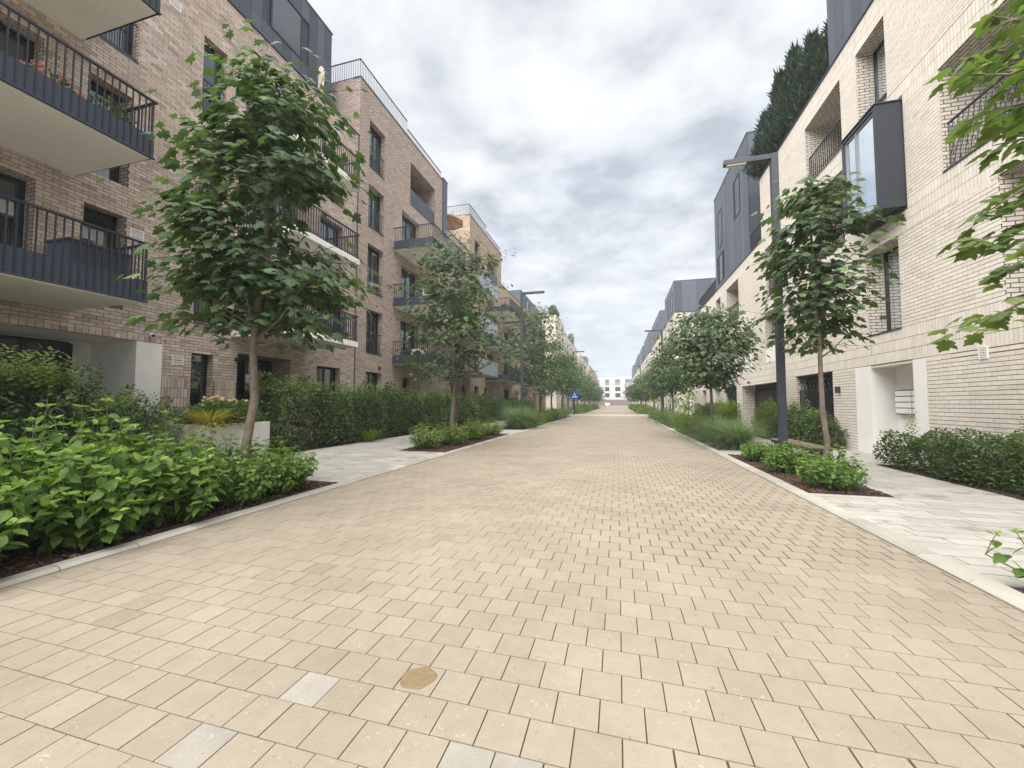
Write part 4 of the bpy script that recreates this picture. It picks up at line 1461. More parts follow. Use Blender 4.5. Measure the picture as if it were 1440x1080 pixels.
for q in cols:
    for z0, z1 in rows:
        mb2.quad((q[0], EY, z0), (q[0], EY + 1, z0), (q[0], EY + 1, z1), (q[0], EY, z1)).quad((q[1], EY, z0), (q[1], EY + 1, z0), (q[1], EY + 1, z1), (q[1], EY, z1))
        mb2.quad((q[0], EY, z0), (q[1], EY, z0), (q[1], EY + 1, z0), (q[0], EY + 1, z0)).quad((q[0], EY, z1), (q[1], EY, z1), (q[1], EY + 1, z1), (q[0], EY + 1, z1))
mb2.quad((E0, EY, 0), (E0, EY + 14, 0), (E0, EY + 14, 17.6), (E0, EY, 17.6)).quad((E1, EY, 0), (E1, EY + 14, 0), (E1, EY + 14, 17.6), (E1, EY, 17.6))
mb2.build('wall', [surf('pale_render', (.50, .48, .46), .9, var=.06), surf('dark_plinth', (.16, .12, .11), .8)], eb)
MB().box(E0 + .1, E1 - .1, EY + .1, EY + 14, 17.3, 17.58).build('roof', ROOFM, eb)
for q in cols:
    for z0, z1 in rows:
        f = MB()
        f.box(q[0], q[0] + .15, EY + .6, EY + .75, z0, z1).box(q[1] - .15, q[1], EY + .6, EY + .75, z0, z1).box(q[0] + .15, q[1] - .15, EY + .6, EY + .75, z1 - .15, z1)
        f.box((q[0] + q[1]) / 2 - .08, (q[0] + q[1]) / 2 + .08, EY + .6, EY + .75, z0, z1 - .15)
        wn = f.build('window', FRAME, eb)
        MB().quad((q[0], EY + .8, z0), (q[1], EY + .8, z0), (q[1], EY + .8, z1), (q[0], EY + .8, z1)).build('pane', GREYGLASS if z0 > 12 else FRAME, wn)
far = grid_building('apartment_building', 'pale distant block seen past the right end of the street', 24, -1, 262, 300, 15.5, TEX_W, [(265, 268), (275, 278), (285, 288)], FRL[:4], rail=False)

# ================================================================== TREES
def grow_tree(name, label, cat, x, y, ztop, zbot, rad, tr, n_cl, per, size, T, mat, nparts=0, lean=(0, 0), seed=1, group=None, spread=0.34, cz=0.42, tmid=0.42, nbr=12, bias=0.62, pw=0.62):
    global rng
    keep, rng = rng, np.random.default_rng(seed)
    rr = random.Random(seed)
    t = thing(name, label, cat, (x, y, 0), group)
    H = ztop - zbot
    top = np.array([x + lean[0], y + lean[1], zbot + H * 0.82])
    tp = []
    for k in range(9):
        f = k / 8
        tp.append(np.array([x + lean[0] * f + 0.035 * math.sin(2.3 * k + seed), y + lean[1] * f + 0.035 * math.cos(1.9 * k + seed), (top[2]) * f]))
    MB().tube(tp, [tr * (1.25 if k == 0 else 1 - 0.085 * k) for k in range(9)], 10).build('trunk', BARK, t, smooth=True)

    def axis(z):
        f = min(1, max(0, z / top[2]))
        return np.array([x + lean[0] * f, y + lean[1] * f, z])

    def prof(f):                      # crown radius along its height
        g = (f - tmid) / (1 - tmid) if f > tmid else (tmid - f) / (tmid * 1.15)
        return max(0.10, (1 - min(1, g) ** 2.1)) ** pw
    ph = rng.uniform(0, 6.28, 4)
    cl = []
    while len(cl) < n_cl:
        f = rng.random()
        a = rng.uniform(0, 2 * math.pi)
        rmax = rad * prof(f) * (1 + 0.22 * math.sin(2 * a + ph[0] + 3 * f) + 0.20 * math.sin(5 * a + ph[1] + 7 * f)) * (1.3 if rng.random() > .95 else 1)
        if rng.random() > (rmax / rad) ** 1.3 + 0.06:
            continue
        r = rmax * rng.random() ** (1 - bias)
        z = zbot + H * f
        c = axis(z) + np.array([r * math.cos(a), r * math.sin(a), 0])
        cl.append((c, r / max(rmax, .01)))
    # limbs from the trunk to some clusters
    order = sorted(range(n_cl), key=lambda i: -cl[i][1])
    for i in order[:nbr]:
        c = cl[i][0]
        zb = max(zbot - 0.15, min(top[2] - .1, c[2] - 0.55 * np.hypot(*(c - axis(c[2]))[:2]) - 0.15))
        p0 = axis(zb)
        mid = p0 + (c - p0) * 0.5 + np.array([0, 0, -0.05 - 0.06 * rr.random()])
        MB().tube([p0, mid, c], [tr * .34, tr * .22, tr * .08], 6, cap=False).build('limb', BARK, t, smooth=True)
    P, D, Nn, S, ti = [], [], [], [], []
    tw = MB()
    for c, q in cl:
        k = max(3, int(per * rng.uniform(0.6, 1.4)))
        o = c - axis(c[2])
        o[2] = 0
        o = o / (np.linalg.norm(o) + .05)
        base_t = rng.normal(0.42, 0.12)
        off = rng.normal(size=(k, 3)) * np.array([spread, spread, spread * cz])
        p = c + off
        out = unit(o * 0.9 + off * 0.9 / spread * 0.6 + rng.normal(size=(k, 3)) * 0.25)
        d = out.copy()
        d[:, 2] = -0.35 - 0.95 * rng.random(k)
        n = np.array([0, 0, 0.8]) + out * 0.75 + rng.normal(size=(k, 3)) * 0.32
        P.append(p)
        D.append(d)
        Nn.append(n)
        S.append(size * rng.uniform(0.6, 1.2, k))
        ti.append(np.clip(base_t + rng.normal(0, 0.14, k) + 0.22 * (rng.random(k) > .9), 0.02, 1))
        if len(tw.v) < 5000:
            for j in range(0, k, 3):
                tw.tube([c - o * spread, c, p[j]], [.007, .006, .003], 3, cap=False)
    tw.build('twigs', TWIG, t)['kind'] = 'stuff'
    foliage(t, np.vstack(P), np.vstack(D), np.vstack(Nn), np.concatenate(S), np.concatenate(ti), T, mat, nparts, 'leaf', 'crown')
    rng = keep
    return t


grow_tree('maple_tree', 'largest maple in front of the brown balconies, dense dark green crown', 'tree', -5.62, 4.85, 6.75, 2.45, 1.02, .07, 128, 27, .176, T_MAPLE, MAPLE, 300,
          lean=(0.36, .05), seed=3, pw=.42, spread=.27, nbr=16, tmid=.5)
grow_tree('maple_tree', 'airy young maple rising from the lime green shrubs on the left', 'tree', -5.6, 12.8, 7.4, 2.3, 1.85, .08, 130, 22, .18, T_MLOW, MAPLE, 150, lean=(.05, 0), seed=8, spread=.36, tmid=.36, nbr=16, bias=.55)
grow_tree('maple_tree', 'slender maple beside the near right lamp post, tiered crown', 'tree', 3.92, 9.05, 5.85, 2.45, .62, .055, 85, 20, .165, T_MAPLE, MAPLE, 300, lean=(-.12, 0), seed=12, spread=.25, cz=.28, tmid=.33, nbr=14)
grow_tree('maple_tree', 'round crowned dark maple behind the feathery grasses on the right', 'tree', 3.7, 17.7, 5.3, 2.2, 1.5, .065, 150, 24, .19, T_MLOW, MAPLE, 100, seed=15, spread=.34, tmid=.5, nbr=10)
L_TREES = [(-5.6, 27.0, 8.4, 2.0, 2.0, 'tall dark maple behind the left lamp post'), (-5.5, 33.5, 6.8, 2.0, 1.7, 'lighter maple next after the tall one behind the left lamp'),
           (-5.5, 40.0, 6.3, 2.9, 1.6, 'maple before the crossing sign on the left'), (-5.6, 46, 7.0, 3.3, 1.9, 'broad maple rising just before the blue sign'),
           (-5.6, 57, 6.2, 2, 1.9, 'dark maple just beyond the blue sign'), (-5.6, 68, 6.2, 2, 1.9, 'second dark maple beyond the blue sign'),
           (-5.6, 80, 6.2, 2, 2.0, 'third dark maple beyond the blue sign'), (-5.6, 96, 6.2, 2, 2, 'fourth dark maple beyond the blue sign'), (-5.6, 114, 6.2, 2, 2, 'farthest maple of the left row')]
for i, (x, y, zt, zb, r, lb) in enumerate(L_TREES):
    grow_tree('maple_tree', lb, 'tree', x, y, zt, zb, r, .09, 110 if y < 50 else 70, 20, .22 if y < 50 else .34, T_MLOW if y < 30 else T_SMALL, MAPLE, 0, seed=30 + i, group='maples along the left kerb', spread=.42, nbr=8)
R_TREES = [(3.7, 29.5, 5.7, 2.2, 1.4, 'dark maple with two stems behind the right grasses'), (3.7, 36.5, 5.5, 2.2, 1.4, 'maple beside the second right lamp post'), (3.7, 44, 5.4, 2, 1.5, 'maple in line before the lime green tree'),
           (3.7, 57, 5.3, 2, 1.7, 'maple just beyond the lime green tree'), (3.7, 67, 5.3, 2, 1.7, 'second maple beyond the lime green tree'), (3.7, 80, 5.2, 2, 1.7, 'third maple beyond the lime green tree'), (3.7, 98, 5.2, 2, 1.8, 'farthest maple of the right row')]
for i, (x, y, zt, zb, r, lb) in enumerate(R_TREES):
    grow_tree('maple_tree', lb, 'tree', x, y, zt, zb, r, .08, 110 if y < 50 else 70, 20, .21 if y < 50 else .34, T_MLOW if y < 30 else T_SMALL, MAPLE, 0, seed=60 + i, group='maples along the right kerb', spread=.38, nbr=8)
grow_tree('young_tree', 'lime green young tree among the dark right maples', 'tree', 4.2, 50, 5.0, 1.6, 1.3, .06, 50, 14, .26, T_SMALL, LIME, 0, seed=77, spread=.36, nbr=6)
grow_tree('garden_tree', 'yellow green bushy tree at the end of the first cream building', 'tree', 6.6, 41.2, 3.9, .8, 1.5, .05, 60, 14, .24, T_SMALL, LIME, 0, seed=78, spread=.36, nbr=6)


def near_branch_tree():
    """Maple standing just outside the right edge; its branches reach into the picture."""
    bx, by = 3.55, 2.75
    t = thing('maple_tree', 'near maple reaching in from the right edge with leaves coloured as if sunlit', 'tree', (bx, by, 0))
    tp = [(bx, by, 0), (bx + .02, by, 1.2), (bx - .02, by + .03, 2.6), (bx, by + .05, 4.0), (bx + .03, by, 5.4)]
    MB().tube(tp, [.075, .062, .055, .042, .015], 10).build('trunk', BARK, t, smooth=True)
    W = lambda u, v, z: CAM + z * (_r * (u - 720) / FPX - _u * (v - 540) / FPX + _f)
    paths = [[(1500, 70, 2.5), (1420, 105, 2.6), (1335, 105, 2.75)], [(1500, 130, 2.6), (1420, 150, 2.75), (1352, 172, 2.9)], [(1500, 10, 2.6), (1435, 30, 2.7), (1395, 22, 2.8)],
             [(1500, 50, 3.0), (1430, 70, 3.1), (1375, 75, 3.2)],
             [(1510, 290, 2.6), (1430, 325, 2.7), (1352, 345, 2.8)], [(1510, 370, 2.5), (1440, 425, 2.6), (1345, 468, 2.7)], [(1500, 180, 2.7), (1440, 195, 2.75), (1395, 205, 2.85)],
             [(1500, 225, 2.7), (1440, 265, 2.75), (1385, 300, 2.8)], [(1500, -30, 2.7), (1450, -10, 2.8), (1420, -20, 2.9)], [(1500, 330, 2.9), (1440, 370, 3.0), (1400, 385, 3.1)],
             [(1500, 160, 3.0), (1445, 165, 3.1), (1400, 150, 3.2)]]
    P, D, Nn, S, ti = [], [], [], [], []
    rg = np.random.default_rng(5)

    def leaves_on(pts, dens, sc=1.0, hi=.55):
        pts = np.array(pts)
        seg = np.linalg.norm(np.diff(pts, axis=0), axis=1)
        L = seg.sum()
        n = int(L * dens)
        for k in range(n):
            f = 0.05 + 0.97 * k / n
            s_ = f * L
            i = 0
            while i < len(seg) - 1 and s_ > seg[i]:
                s_ -= seg[i]
                i += 1
            p = pts[i] + (pts[i + 1] - pts[i]) * min(1, s_ / seg[i])
            ax = unit(pts[i + 1] - pts[i])
            side = unit(np.cross(ax, (0, 0, 1.0))) * (1 if k % 2 else -1)
            out = unit(side * rg.uniform(.5, 1.1) + ax * rg.uniform(.3, .9) + rg.normal(size=3) * .25)
            pet = p + out * rg.uniform(.04, .12) + np.array([0, 0, rg.uniform(-.08, .05)])
            d = out.copy()
            d[2] = -rg.uniform(.15, .75)
            P.append(pet)
            D.append(d)
            Nn.append(np.array([0, 0, 1]) + out * .4 + rg.normal(size=3) * .3)
            S.append(rg.uniform(.095, .16) * sc)
            ti.append(np.clip(rg.normal(hi, .2), 0, 1))
    for q in paths:
        w = [W(*p) for p in q]
        root = np.array([bx, by, min(4.8, max(2.0, w[0][2] - .45))])
        w = [root] + w
        MB().tube(w, [.022, .014, .009, .003], 6, cap=False).build('branch', BARK, t, smooth=True)
        leaves_on(w[1:], 46)
    nvis = len(P)
    for k in range(26):                                  # rest of the crown, beyond the frame
        a = random.uniform(-1.9, 1.7)
        z = random.uniform(2.4, 5.6)
        e = np.array([bx + 1.25 * math.cos(a), by - .2 + 1.25 * math.sin(a), z])
        root = np.array([bx, by, max(2, z - .7)])
        MB().tube([root, (root + e) / 2 + np.array([0, 0, .08]), e], [.02, .012, .004], 5, cap=False).build('branch', BARK, t, smooth=True)
        leaves_on([root + (e - root) * .25, (root + e) / 2 + np.array([0, 0, .08]), e], 26)
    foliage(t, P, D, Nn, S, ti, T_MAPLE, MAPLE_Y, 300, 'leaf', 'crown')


near_branch_tree()

# thujas on the roof terrace
for i, (y, zt, r, lb) in enumerate([(16.1, 15.0, .75, 'nearest dark thuja on the roof terrace, against the zinc wall'), (17.3, 15.7, .85, 'second dark thuja on the roof terrace'), (18.5, 16.3, .9, 'middle and fullest dark thuja on the roof terrace'),
                                    (19.6, 16.2, .85, 'fourth dark thuja on the roof terrace'), (21.0, 15.4, .9, 'last dark thuja on the roof terrace, overhanging the street corner')]):
    x = 7.7 - .14 * i
    t = thing('thuja_tree', lb, 'tree', (x, y, 12.28), 'thujas on the roof terrace')
    MB().tube([(x, y, 12.28), (x, y, zt - .4)], [.06, .015], 7).build('trunk', TWIG, t)
    n = 9000
    f = rng.random(n) ** 1.15
    a = rng.uniform(0, 6.283, n)
    rad = r * (1 - f * .86) * (0.62 + 0.48 * rng.random(n) ** 1.4) * (1 + .18 * np.sin(3 * a + i + 9 * f))
    rad *= np.where(f < .08, .8, 1) * (1 + .25 * np.sin(11 * a + 5 * f) * np.sin(23 * f + 2 * a))
    P = np.stack((x + rad * np.cos(a), y + rad * np.sin(a), 12.5 + f * (zt - 12.5)), 1)
    out = np.stack((np.cos(a), np.sin(a), np.zeros(n)), 1)
    foliage(t, P, out * .5 + np.array([0, 0, 1.0]) + rng.normal(size=(n, 3)) * .3, out + rng.normal(size=(n, 3)) * .5, rng.uniform(.10, .24, n) * (1 + 1.0 * (rng.random(n) > .9)), np.clip(rng.normal(.42, .2, n), 0, 1), T_SPIKE, THUJA, 0, rest='foliage')

# ================================================================== SHRUBS, HEDGES, GRASSES
def stem_shrub(name, label, x, y, h, r, nst, size, mat, T=None, nparts=0, seed=1, nodes=8, cat='shrub', group=None, tmean=.45):
    T = T or T_OVATE
    rg = np.random.default_rng(seed)
    t = thing(name, label, cat, (x, y, 0.02), group)
    P, D, Nn, S, ti = [], [], [], [], []
    st = MB()
    for k in range(nst):
        a = 2.4 * k + rg.uniform(-.3, .3)
        q = math.sqrt((k + .5) / nst)
        ex, ey = x + r * q * math.cos(a), y + r * q * math.sin(a)
        hz = h * (1.04 - 0.42 * q ** 2) * rg.uniform(.62, 1.12)
        p0 = np.array([x + .3 * r * q * math.cos(a), y + .3 * r * q * math.sin(a), .02])
        p2 = np.array([ex, ey, hz])
        p1 = (p0 + p2) / 2 + np.array([.22 * r * q * math.cos(a), .22 * r * q * math.sin(a), .04]) + rg.normal(size=3) * np.array([.06, .06, .02])
        st.tube([p0, p1, p2], [.007, .005, .003], 4, cap=False)
        for j in range(nodes):
            f = 0.18 + 0.82 * (j + .5 * rg.random()) / (nodes - .4)
            f = min(f, 1)
            c = (1 - f) ** 2 * p0 + 2 * f * (1 - f) * p1 + f * f * p2
            m = 2 if f < .93 else 5
            for i in range(m):
                b = a + j * 1.57 + i * (2 * math.pi / m) + rg.uniform(-.3, .3)
                o = np.array([math.cos(b), math.sin(b), 0])
                tip = f > .93
                P.append(c + o * .012)
                D.append(o + np.array([0, 0, rg.uniform(.2, 1.0) if tip else rg.uniform(-1.2, .35)]))
                Nn.append(np.array([0, 0, 1.0]) + o * rg.uniform(.1, .7) + rg.normal(size=3) * .38)
                S.append(size * (rg.uniform(.4, .65) if tip else rg.uniform(.75, 1.12) * (.75 + .35 * math.sin(3.0 * f))))
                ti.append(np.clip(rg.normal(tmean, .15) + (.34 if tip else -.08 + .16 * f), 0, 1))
    st.build('stems', GSTEM, t)['kind'] = 'stuff'
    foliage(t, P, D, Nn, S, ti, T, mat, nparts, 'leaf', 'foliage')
    return t


HY = [(-5.05, 1.75, 1.0, .55, 'broad leaved green shrub at the left edge, nearest to the kerb'), (-5.85, 2.1, 1.3, .6, 'tall broad leaved shrub at the left edge, behind the nearest one'),
      (-5.08, 2.75, .95, .5, 'low broad leaved shrub over the kerb, second from the left edge'), (-5.85, 3.0, 1.38, .6, 'tallest bright broad leaved shrub left of the big maple trunk'),
      (-5.1, 3.5, .92, .5, 'broad leaved shrub over the kerb in the middle of the front bed'), (-5.9, 3.85, 1.16, .6, 'bushy broad leaved shrub just before the big maple trunk'),
      (-5.1, 4.3, .82, .5, 'smaller leaved green shrub beside the big maple trunk, kerb side'), (-5.95, 4.75, 1.0, .55, 'smaller leaved green shrub behind the big maple trunk'),
      (-5.12, 5.1, .74, .5, 'low light shrub near the end of the front bed, kerb side'), (-5.8, 5.5, .80, .5, 'light shrub at the end of the front bed, spreading over the pale paving')]
for i, (x, y, h, r, lb) in enumerate(HY):
    stem_shrub('green_shrub', lb, x, y, h * 1.0, r * 1.05, 56 if i < 6 else 56, (.14 if i < 6 else .088), HYDR, None, 300, 100 + i, 8 if i < 6 else 9, group='broad leaved shrubs in the front left bed', tmean=.43 if i < 6 else .5)

RS = [(3.35, 7.65, .55, .48, 'nearest right bed shrub with long upright twigs'), (3.7, 8.5, .62, .5, 'green shrub at the foot of the slender maple'), (3.25, 9.2, .5, .45, 'low green shrub by the right kerb, third in its bed'),
      (3.65, 10.0, .55, .48, 'green shrub at the foot of the near right lamp'), (3.25, 10.7, .45, .42, 'small green shrub beyond the lamp foot, kerb side'), (3.5, 11.4, .45, .42, 'last small green shrub in the bed with the lamp')]
for i, (x, y, h, r, lb) in enumerate(RS):
    stem_shrub('green_shrub', lb, x, y, h, r, 40, .085, HYDR, None, 200, 130 + i, 8, group='shrubs in the right bed with the lamp', tmean=.40)
stem_shrub('green_shrub', 'sprig of pale leaves just inside the right edge, near bed', 3.25, 3.75, .62, .5, 16, .10, HYDR, None, 120, 140, 7, tmean=.55)

LM = [(-5.75, 11.1, .82, .6, 'nearest lime green shrub in the second left bed'), (-5.35, 12.3, .72, .55, 'lime green shrub at the foot of the airy maple, kerb side'), (-5.9, 13.0, .78, .6, 'lime green shrub behind the airy maple trunk'),
      (-5.4, 14.3, .75, .6, 'lime green shrub in the middle of the second left bed'), (-5.8, 15.4, .75, .6, 'lime green shrub towards the far end of the second left bed'), (-5.4, 16.5, .72, .6, 'last lime green shrub of the second left bed')]
for i, (x, y, h, r, lb) in enumerate(LM):
    stem_shrub('lime_shrub', lb, x, y, h, r, 46, .10, LIME, T_SMALL, 120, 150 + i, 8, group='lime green shrubs in the second left bed', tmean=.42)


def hedge(name, label, x0, x1, y0, y1, h, n, size, mat, seed, shoots=0, group=None, cat='hedge', nparts=0, tmean=.42, T=None):
    T = T or T_SMALL
    rg = np.random.default_rng(seed)
    cx, cy, ax, ay = (x0 + x1) / 2, (y0 + y1) / 2, (x1 - x0) / 2, (y1 - y0) / 2
    t = thing(name, label, cat, (cx, cy, 0.02), group)
    d = unit(rg.normal(size=(n, 3)))
    d[:, 2] = np.abs(d[:, 2]) * 1.1 - .12
    e = 0.66                                             # squarish dome
    p = np.sign(d) * np.abs(d) ** e
    p = p / np.max(np.abs(p), axis=1, keepdims=True) * (.45 + .55 * np.linalg.norm(d, axis=1, keepdims=True))
    lump = 1 + .16 * np.sin(d[:, :1] * 7 + seed) + .10 * np.sin(d[:, 1:2] * 9 + 2 * seed) + .07 * np.sin(d[:, 2:] * 8)
    depth = 1 - .30 * rg.random((n, 1)) ** 2.0
    p = p * lump * depth
    P = np.stack((cx + p[:, 0] * ax, cy + p[:, 1] * ay, .06 + np.abs(p[:, 2]) * (h - .1)), 1)
    out = unit(p / np.array([ax, ay, h]) + 1e-6)
    D = out * .7 + rg.normal(size=(n, 3)) * .55 + np.array([0, 0, -.1])
    Nn = out * .6 + np.array([0, 0, .9]) + rg.normal(size=(n, 3)) * .45
    S = size * rg.uniform(.6, 1.25, n)
    ti = np.clip(rg.normal(tmean, .17, n) + .3 * (rg.random(n) > .93), 0, 1)
    P, D, Nn, S, ti = [P], [D], [Nn], [S], [ti]
    for k in range(shoots):
        bx, by = rg.uniform(x0 + .1, x1 - .1), rg.uniform(y0 + .1, y1 - .1)
        L = rg.uniform(.25, .62)
        m = 34
        f = np.linspace(0, 1, m)
        an = np.arange(m) * 2.4
        o = np.stack((np.cos(an), np.sin(an), np.full(m, .5)), 1)
        P.append(np.stack((bx + .03 * np.cos(an), by + .03 * np.sin(an), h * .9 + L * f), 1))
        D.append(o)
        Nn.append(np.tile([0, 0, 1.0], (m, 1)) + o * .3)
        S.append(size * (1.45 - .6 * f))
        ti.append(np.clip(.78 + .22 * f, 0, 1))
    core = MB()
    V = []
    for i in range(26):
        a = rg.uniform(0, 6.28)
        q = rg.random()
        core.tube([(cx + .2 * ax * math.cos(a), cy + .6 * ay * math.sin(a), .02), (cx + .75 * q * ax * math.cos(a), cy + .85 * ay * math.sin(a), h * .78)], [.014, .004], 4, cap=False)
    core.build('stems', TWIG, t)['kind'] = 'stuff'
    foliage(t, np.vstack(P), np.vstack(D), np.vstack(Nn), np.concatenate(S), np.concatenate(ti), T, mat, nparts, 'leaf', 'foliage')
    return t


# left: dark shrubs behind the walk
hedge('dark_shrub', 'tall dark shrub with upright shoots at the left edge before the entrance', -10.2, -8.95, 2.4, 3.9, 1.95, 6500, .085, HEDGE, 201, 26, group='dark shrubs before the left entrance')
hedge('dark_shrub', 'dark shrub with pale shoots standing before the dark glass doors', -10.3, -8.95, 3.8, 5.0, 1.85, 6000, .085, HEDGE, 202, 26, group='dark shrubs before the left entrance')
hedge('dark_shrub', 'lower dark shrub before the white entrance pier', -10.2, -8.95, 4.9, 5.9, 1.42, 4200, .085, HEDGE, 203, 10, group='dark shrubs before the left entrance')
hedge('dark_shrub', 'dark shrub between white pier and concrete planter', -10.9, -9.6, 5.9, 7.3, 1.25, 4200, .075, HEDGE, 204, 4, group='dark shrubs before the left entrance')
for i, (y0, y1, h, lb) in enumerate([(8.7, 11.5, 1.88, 'big rounded hedge shrub beside the concrete planter'), (11.4, 13.6, 1.92, 'second hedge shrub along the left walk, above the grass tuft'), (13.5, 16.4, 1.86, 'third hedge shrub along the left walk'),
                                     (16.3, 18.9, 1.8, 'fourth hedge shrub behind the airy maple'), (18.8, 21.6, 1.8, 'fifth hedge shrub along the left walk'), (22.2, 25.4, 1.8, 'sixth hedge shrub near the left lamp'),
                                     (25.2, 30.0, 1.75, 'long hedge shrub behind the left lamp'), (30, 36, 1.7, 'hedge shrub beyond the left lamp, far section'), (36.2, 43, 1.7, 'hedge shrub before the crossing on the left')]):
    hedge('hedge_shrub', lb, -10.5, -8.95 + .12 * math.sin(3 * i), y0 + .18, y1 - .18, h * (1, .90, 1.02, .88, .98, .92, 1.0, .9, .95)[i], int(2900 * (y1 - y0)) if y0 < 20 else int(1500 * (y1 - y0)), .10 if y0 < 20 else .13, HEDGE, 210 + i, 12 if y0 < 20 else 0, group='hedge shrubs along the left walk')
# right hedge under the cream wall
for i, (y0, y1, h, lb) in enumerate([(4.6, 6.7, .92, 'clipped hedge at the right edge under the cream wall'), (6.6, 8.8, .86, 'middle clipped hedge under the cream wall'), (8.7, 10.85, .72, 'clipped hedge nearest the white entrance recess')]):
    hedge('hedge_shrub', lb, 5.72, 6.75, y0, y1, h, 8500, .062, HEDGE, 230 + i, 3, group='clipped hedges under the cream wall', tmean=.45)
for i, (x0, x1, y0, y1, h, m, lb) in enumerate([(5.75, 6.75, 14.4, 15.9, 1.0, HEDGE, 'dark shrub right of the bench by the white pier'), (5.75, 6.75, 15.8, 17.4, 1.15, HEDGE, 'dark shrub under the grilled window'),
                                                (5.6, 6.7, 17.3, 19.4, 1.2, LIME, 'yellow green shrub at the passage beside the lamp'), (5.75, 6.75, 25.3, 28, 1.35, LIME, 'light green shrub under the louvred gate'), (5.75, 6.75, 28, 33, 1.2, HEDGE, 'dark shrub along the far end of the cream wall')]):
    hedge('leafy_shrub', lb, x0, x1, y0, y1, h, int(2200 * (y1 - y0)), .08, m, 240 + i, 4, cat='shrub', group='shrubs along the right wall')


def grass_tuft(name, label, x, y, r, h, n, mat, seed, group=None, w=.006, parent=None, z=0.02, zmin=None):
    rg = np.random.default_rng(seed)
    a = rg.uniform(0, 6.283, n)
    b0 = rg.random(n) ** .5 * r * .22
    th = np.arcsin(np.minimum(.97, rg.random(n) ** .75 * 1.0))
    Lb = (h * 1.25 * np.cos(th) + r * 1.12 * np.sin(th)) * rg.uniform(.6, 1.08, n)
    k = 7
    f = np.linspace(0, 1, k)
    dirx, diry = np.cos(a), np.sin(a)
    sx, sy = -diry, dirx
    V = np.empty((n, k, 2, 3))
    jit = rg.normal(0, .07, n)
    for j, t in enumerate(f):
        rad = b0 + Lb * (np.sin(th) * t + .22 * t * t)
        zz = z + Lb * ((np.cos(th) + .28 * np.sin(th)) * t - (.28 + .42 * np.sin(th)) * t * t)
        zz = np.maximum(zz, (z if zmin is None else zmin) + .015 + .03 * jit)
        ww = w * (1 - .85 * t) * rg.uniform(.8, 1.2, n)
        cx = x + dirx * rad + sx * jit * t
        cy = y + diry * rad + sy * jit * t
        for s_, sg in ((0, -1), (1, 1)):
            V[:, j, s_, 0] = cx + sg * sx * ww
            V[:, j, s_, 1] = cy + sg * sy * ww
            V[:, j, s_, 2] = zz
    F = np.array([[2 * j, 2 * j + 1, 2 * j + 3, 2 * j + 2] for j in range(k - 1)])
    FF = (F[None] + 2 * k * np.arange(n)[:, None, None]).reshape(-1, 4)
    ti = np.repeat(np.clip(rg.normal(.42, .26, n), 0, 1), k - 1)
    me = np_mesh(name, V.reshape(-1, 3), [FF], mat, ti)
    o = link(name, me, parent)
    if label:
        tag(o, label, 'ornamental grass', group)
    return o


GT = [(3.6, 13.95, .80, 1.0, 1900, 'arching fountain grass nearest on the right kerb'), (3.5, 15.75, .82, .98, 1800, 'second fountain grass on the right kerb'), (3.5, 17.5, .82, 1.0, 1600, 'fountain grass at the foot of the round dark maple'),
      (3.5, 24.8, .8, .95, 1100, 'fountain grass beyond the lime shrubs on the right'), (3.5, 26.9, .8, .95, 1000, 'second fountain grass beyond the lime shrubs on the right'), (3.4, 33.5, .9, .95, 1000, 'fountain grass by the second right lamp'), (3.4, 39.5, .9, .95, 900, 'last fountain grass before the right crossing')]
for i, (x, y, r, h, n, lb) in enumerate(GT):
    grass_tuft('fountain_grass', lb, x, y, r, h, n, BLADE, 300 + i, 'fountain grasses along the right kerb')
GL = [(-5.6, 21.9, .95, 1.45, 2000, BLADE, 'tall feathery grass in front of the left lamp'), (-5.9, 23.6, 1.0, 1.3, 1800, BLADE, 'feathery grass at the foot of the left lamp'), (-5.6, 32.5, .9, 1.15, 1000, BLADE, 'blue green grass mound before the sign'),
      (-5.5, 35.0, .9, 1.1, 1000, BLADE, 'second grass mound before the sign'), (-5.5, 41.5, .9, 1.1, 800, BLADE, 'grass mound at the left end of the crossing'), (-8.85, 12.6, .5, .55, 500, LIME, 'low light green grass tuft at the foot of the left hedge'),
      (-9.0, 6.75, .45, .5, 0, GOLDB, '')]
for i, (x, y, r, h, n, m, lb) in enumerate(GL):
    if n:
        grass_tuft('feather_grass', lb, x, y, r, h, n, m, 320 + i, 'grasses on the left side')
for i, (x, y, h, r, m, lb) in enumerate([(-5.2, 20.9, .6, .6, HEDGE, 'low dark shrub at the front of the bed with the left lamp'), (-5.1, 22.1, .55, .55, HEDGE, 'low dark shrub by the kerb beside the feathery grass'), (-5.25, 25.6, .75, .65, LIME, 'lime shrub at the far end of the bed with the left lamp'),
                                         (-5.4, 29.2, .8, .7, LIME, 'lime shrub at the start of the long left bed'), (-5.3, 30.8, .85, .8, HEDGE, 'round dark shrub in the long left bed'), (-5.5, 38, .9, .9, LIME, 'lime shrub before the sign'),
                                         (3.4, 19.2, .9, .65, LIME, 'nearest lime shrub beyond the grasses on the right kerb'), (3.4, 20.6, .95, .7, LIME, 'second lime shrub beyond the grasses on the right kerb'), (3.4, 29, .9, .8, LIME, 'lime shrub at the two stemmed maple'),
                                         (3.5, 36.5, .9, .9, LIME, 'lime shrub near the right crossing')]):
    hedge('low_shrub', lb, x - r, x + r * .8, y - r, y + r, h, 2200, .08, m, 340 + i, 0, cat='shrub', group='low shrubs along the kerbs')
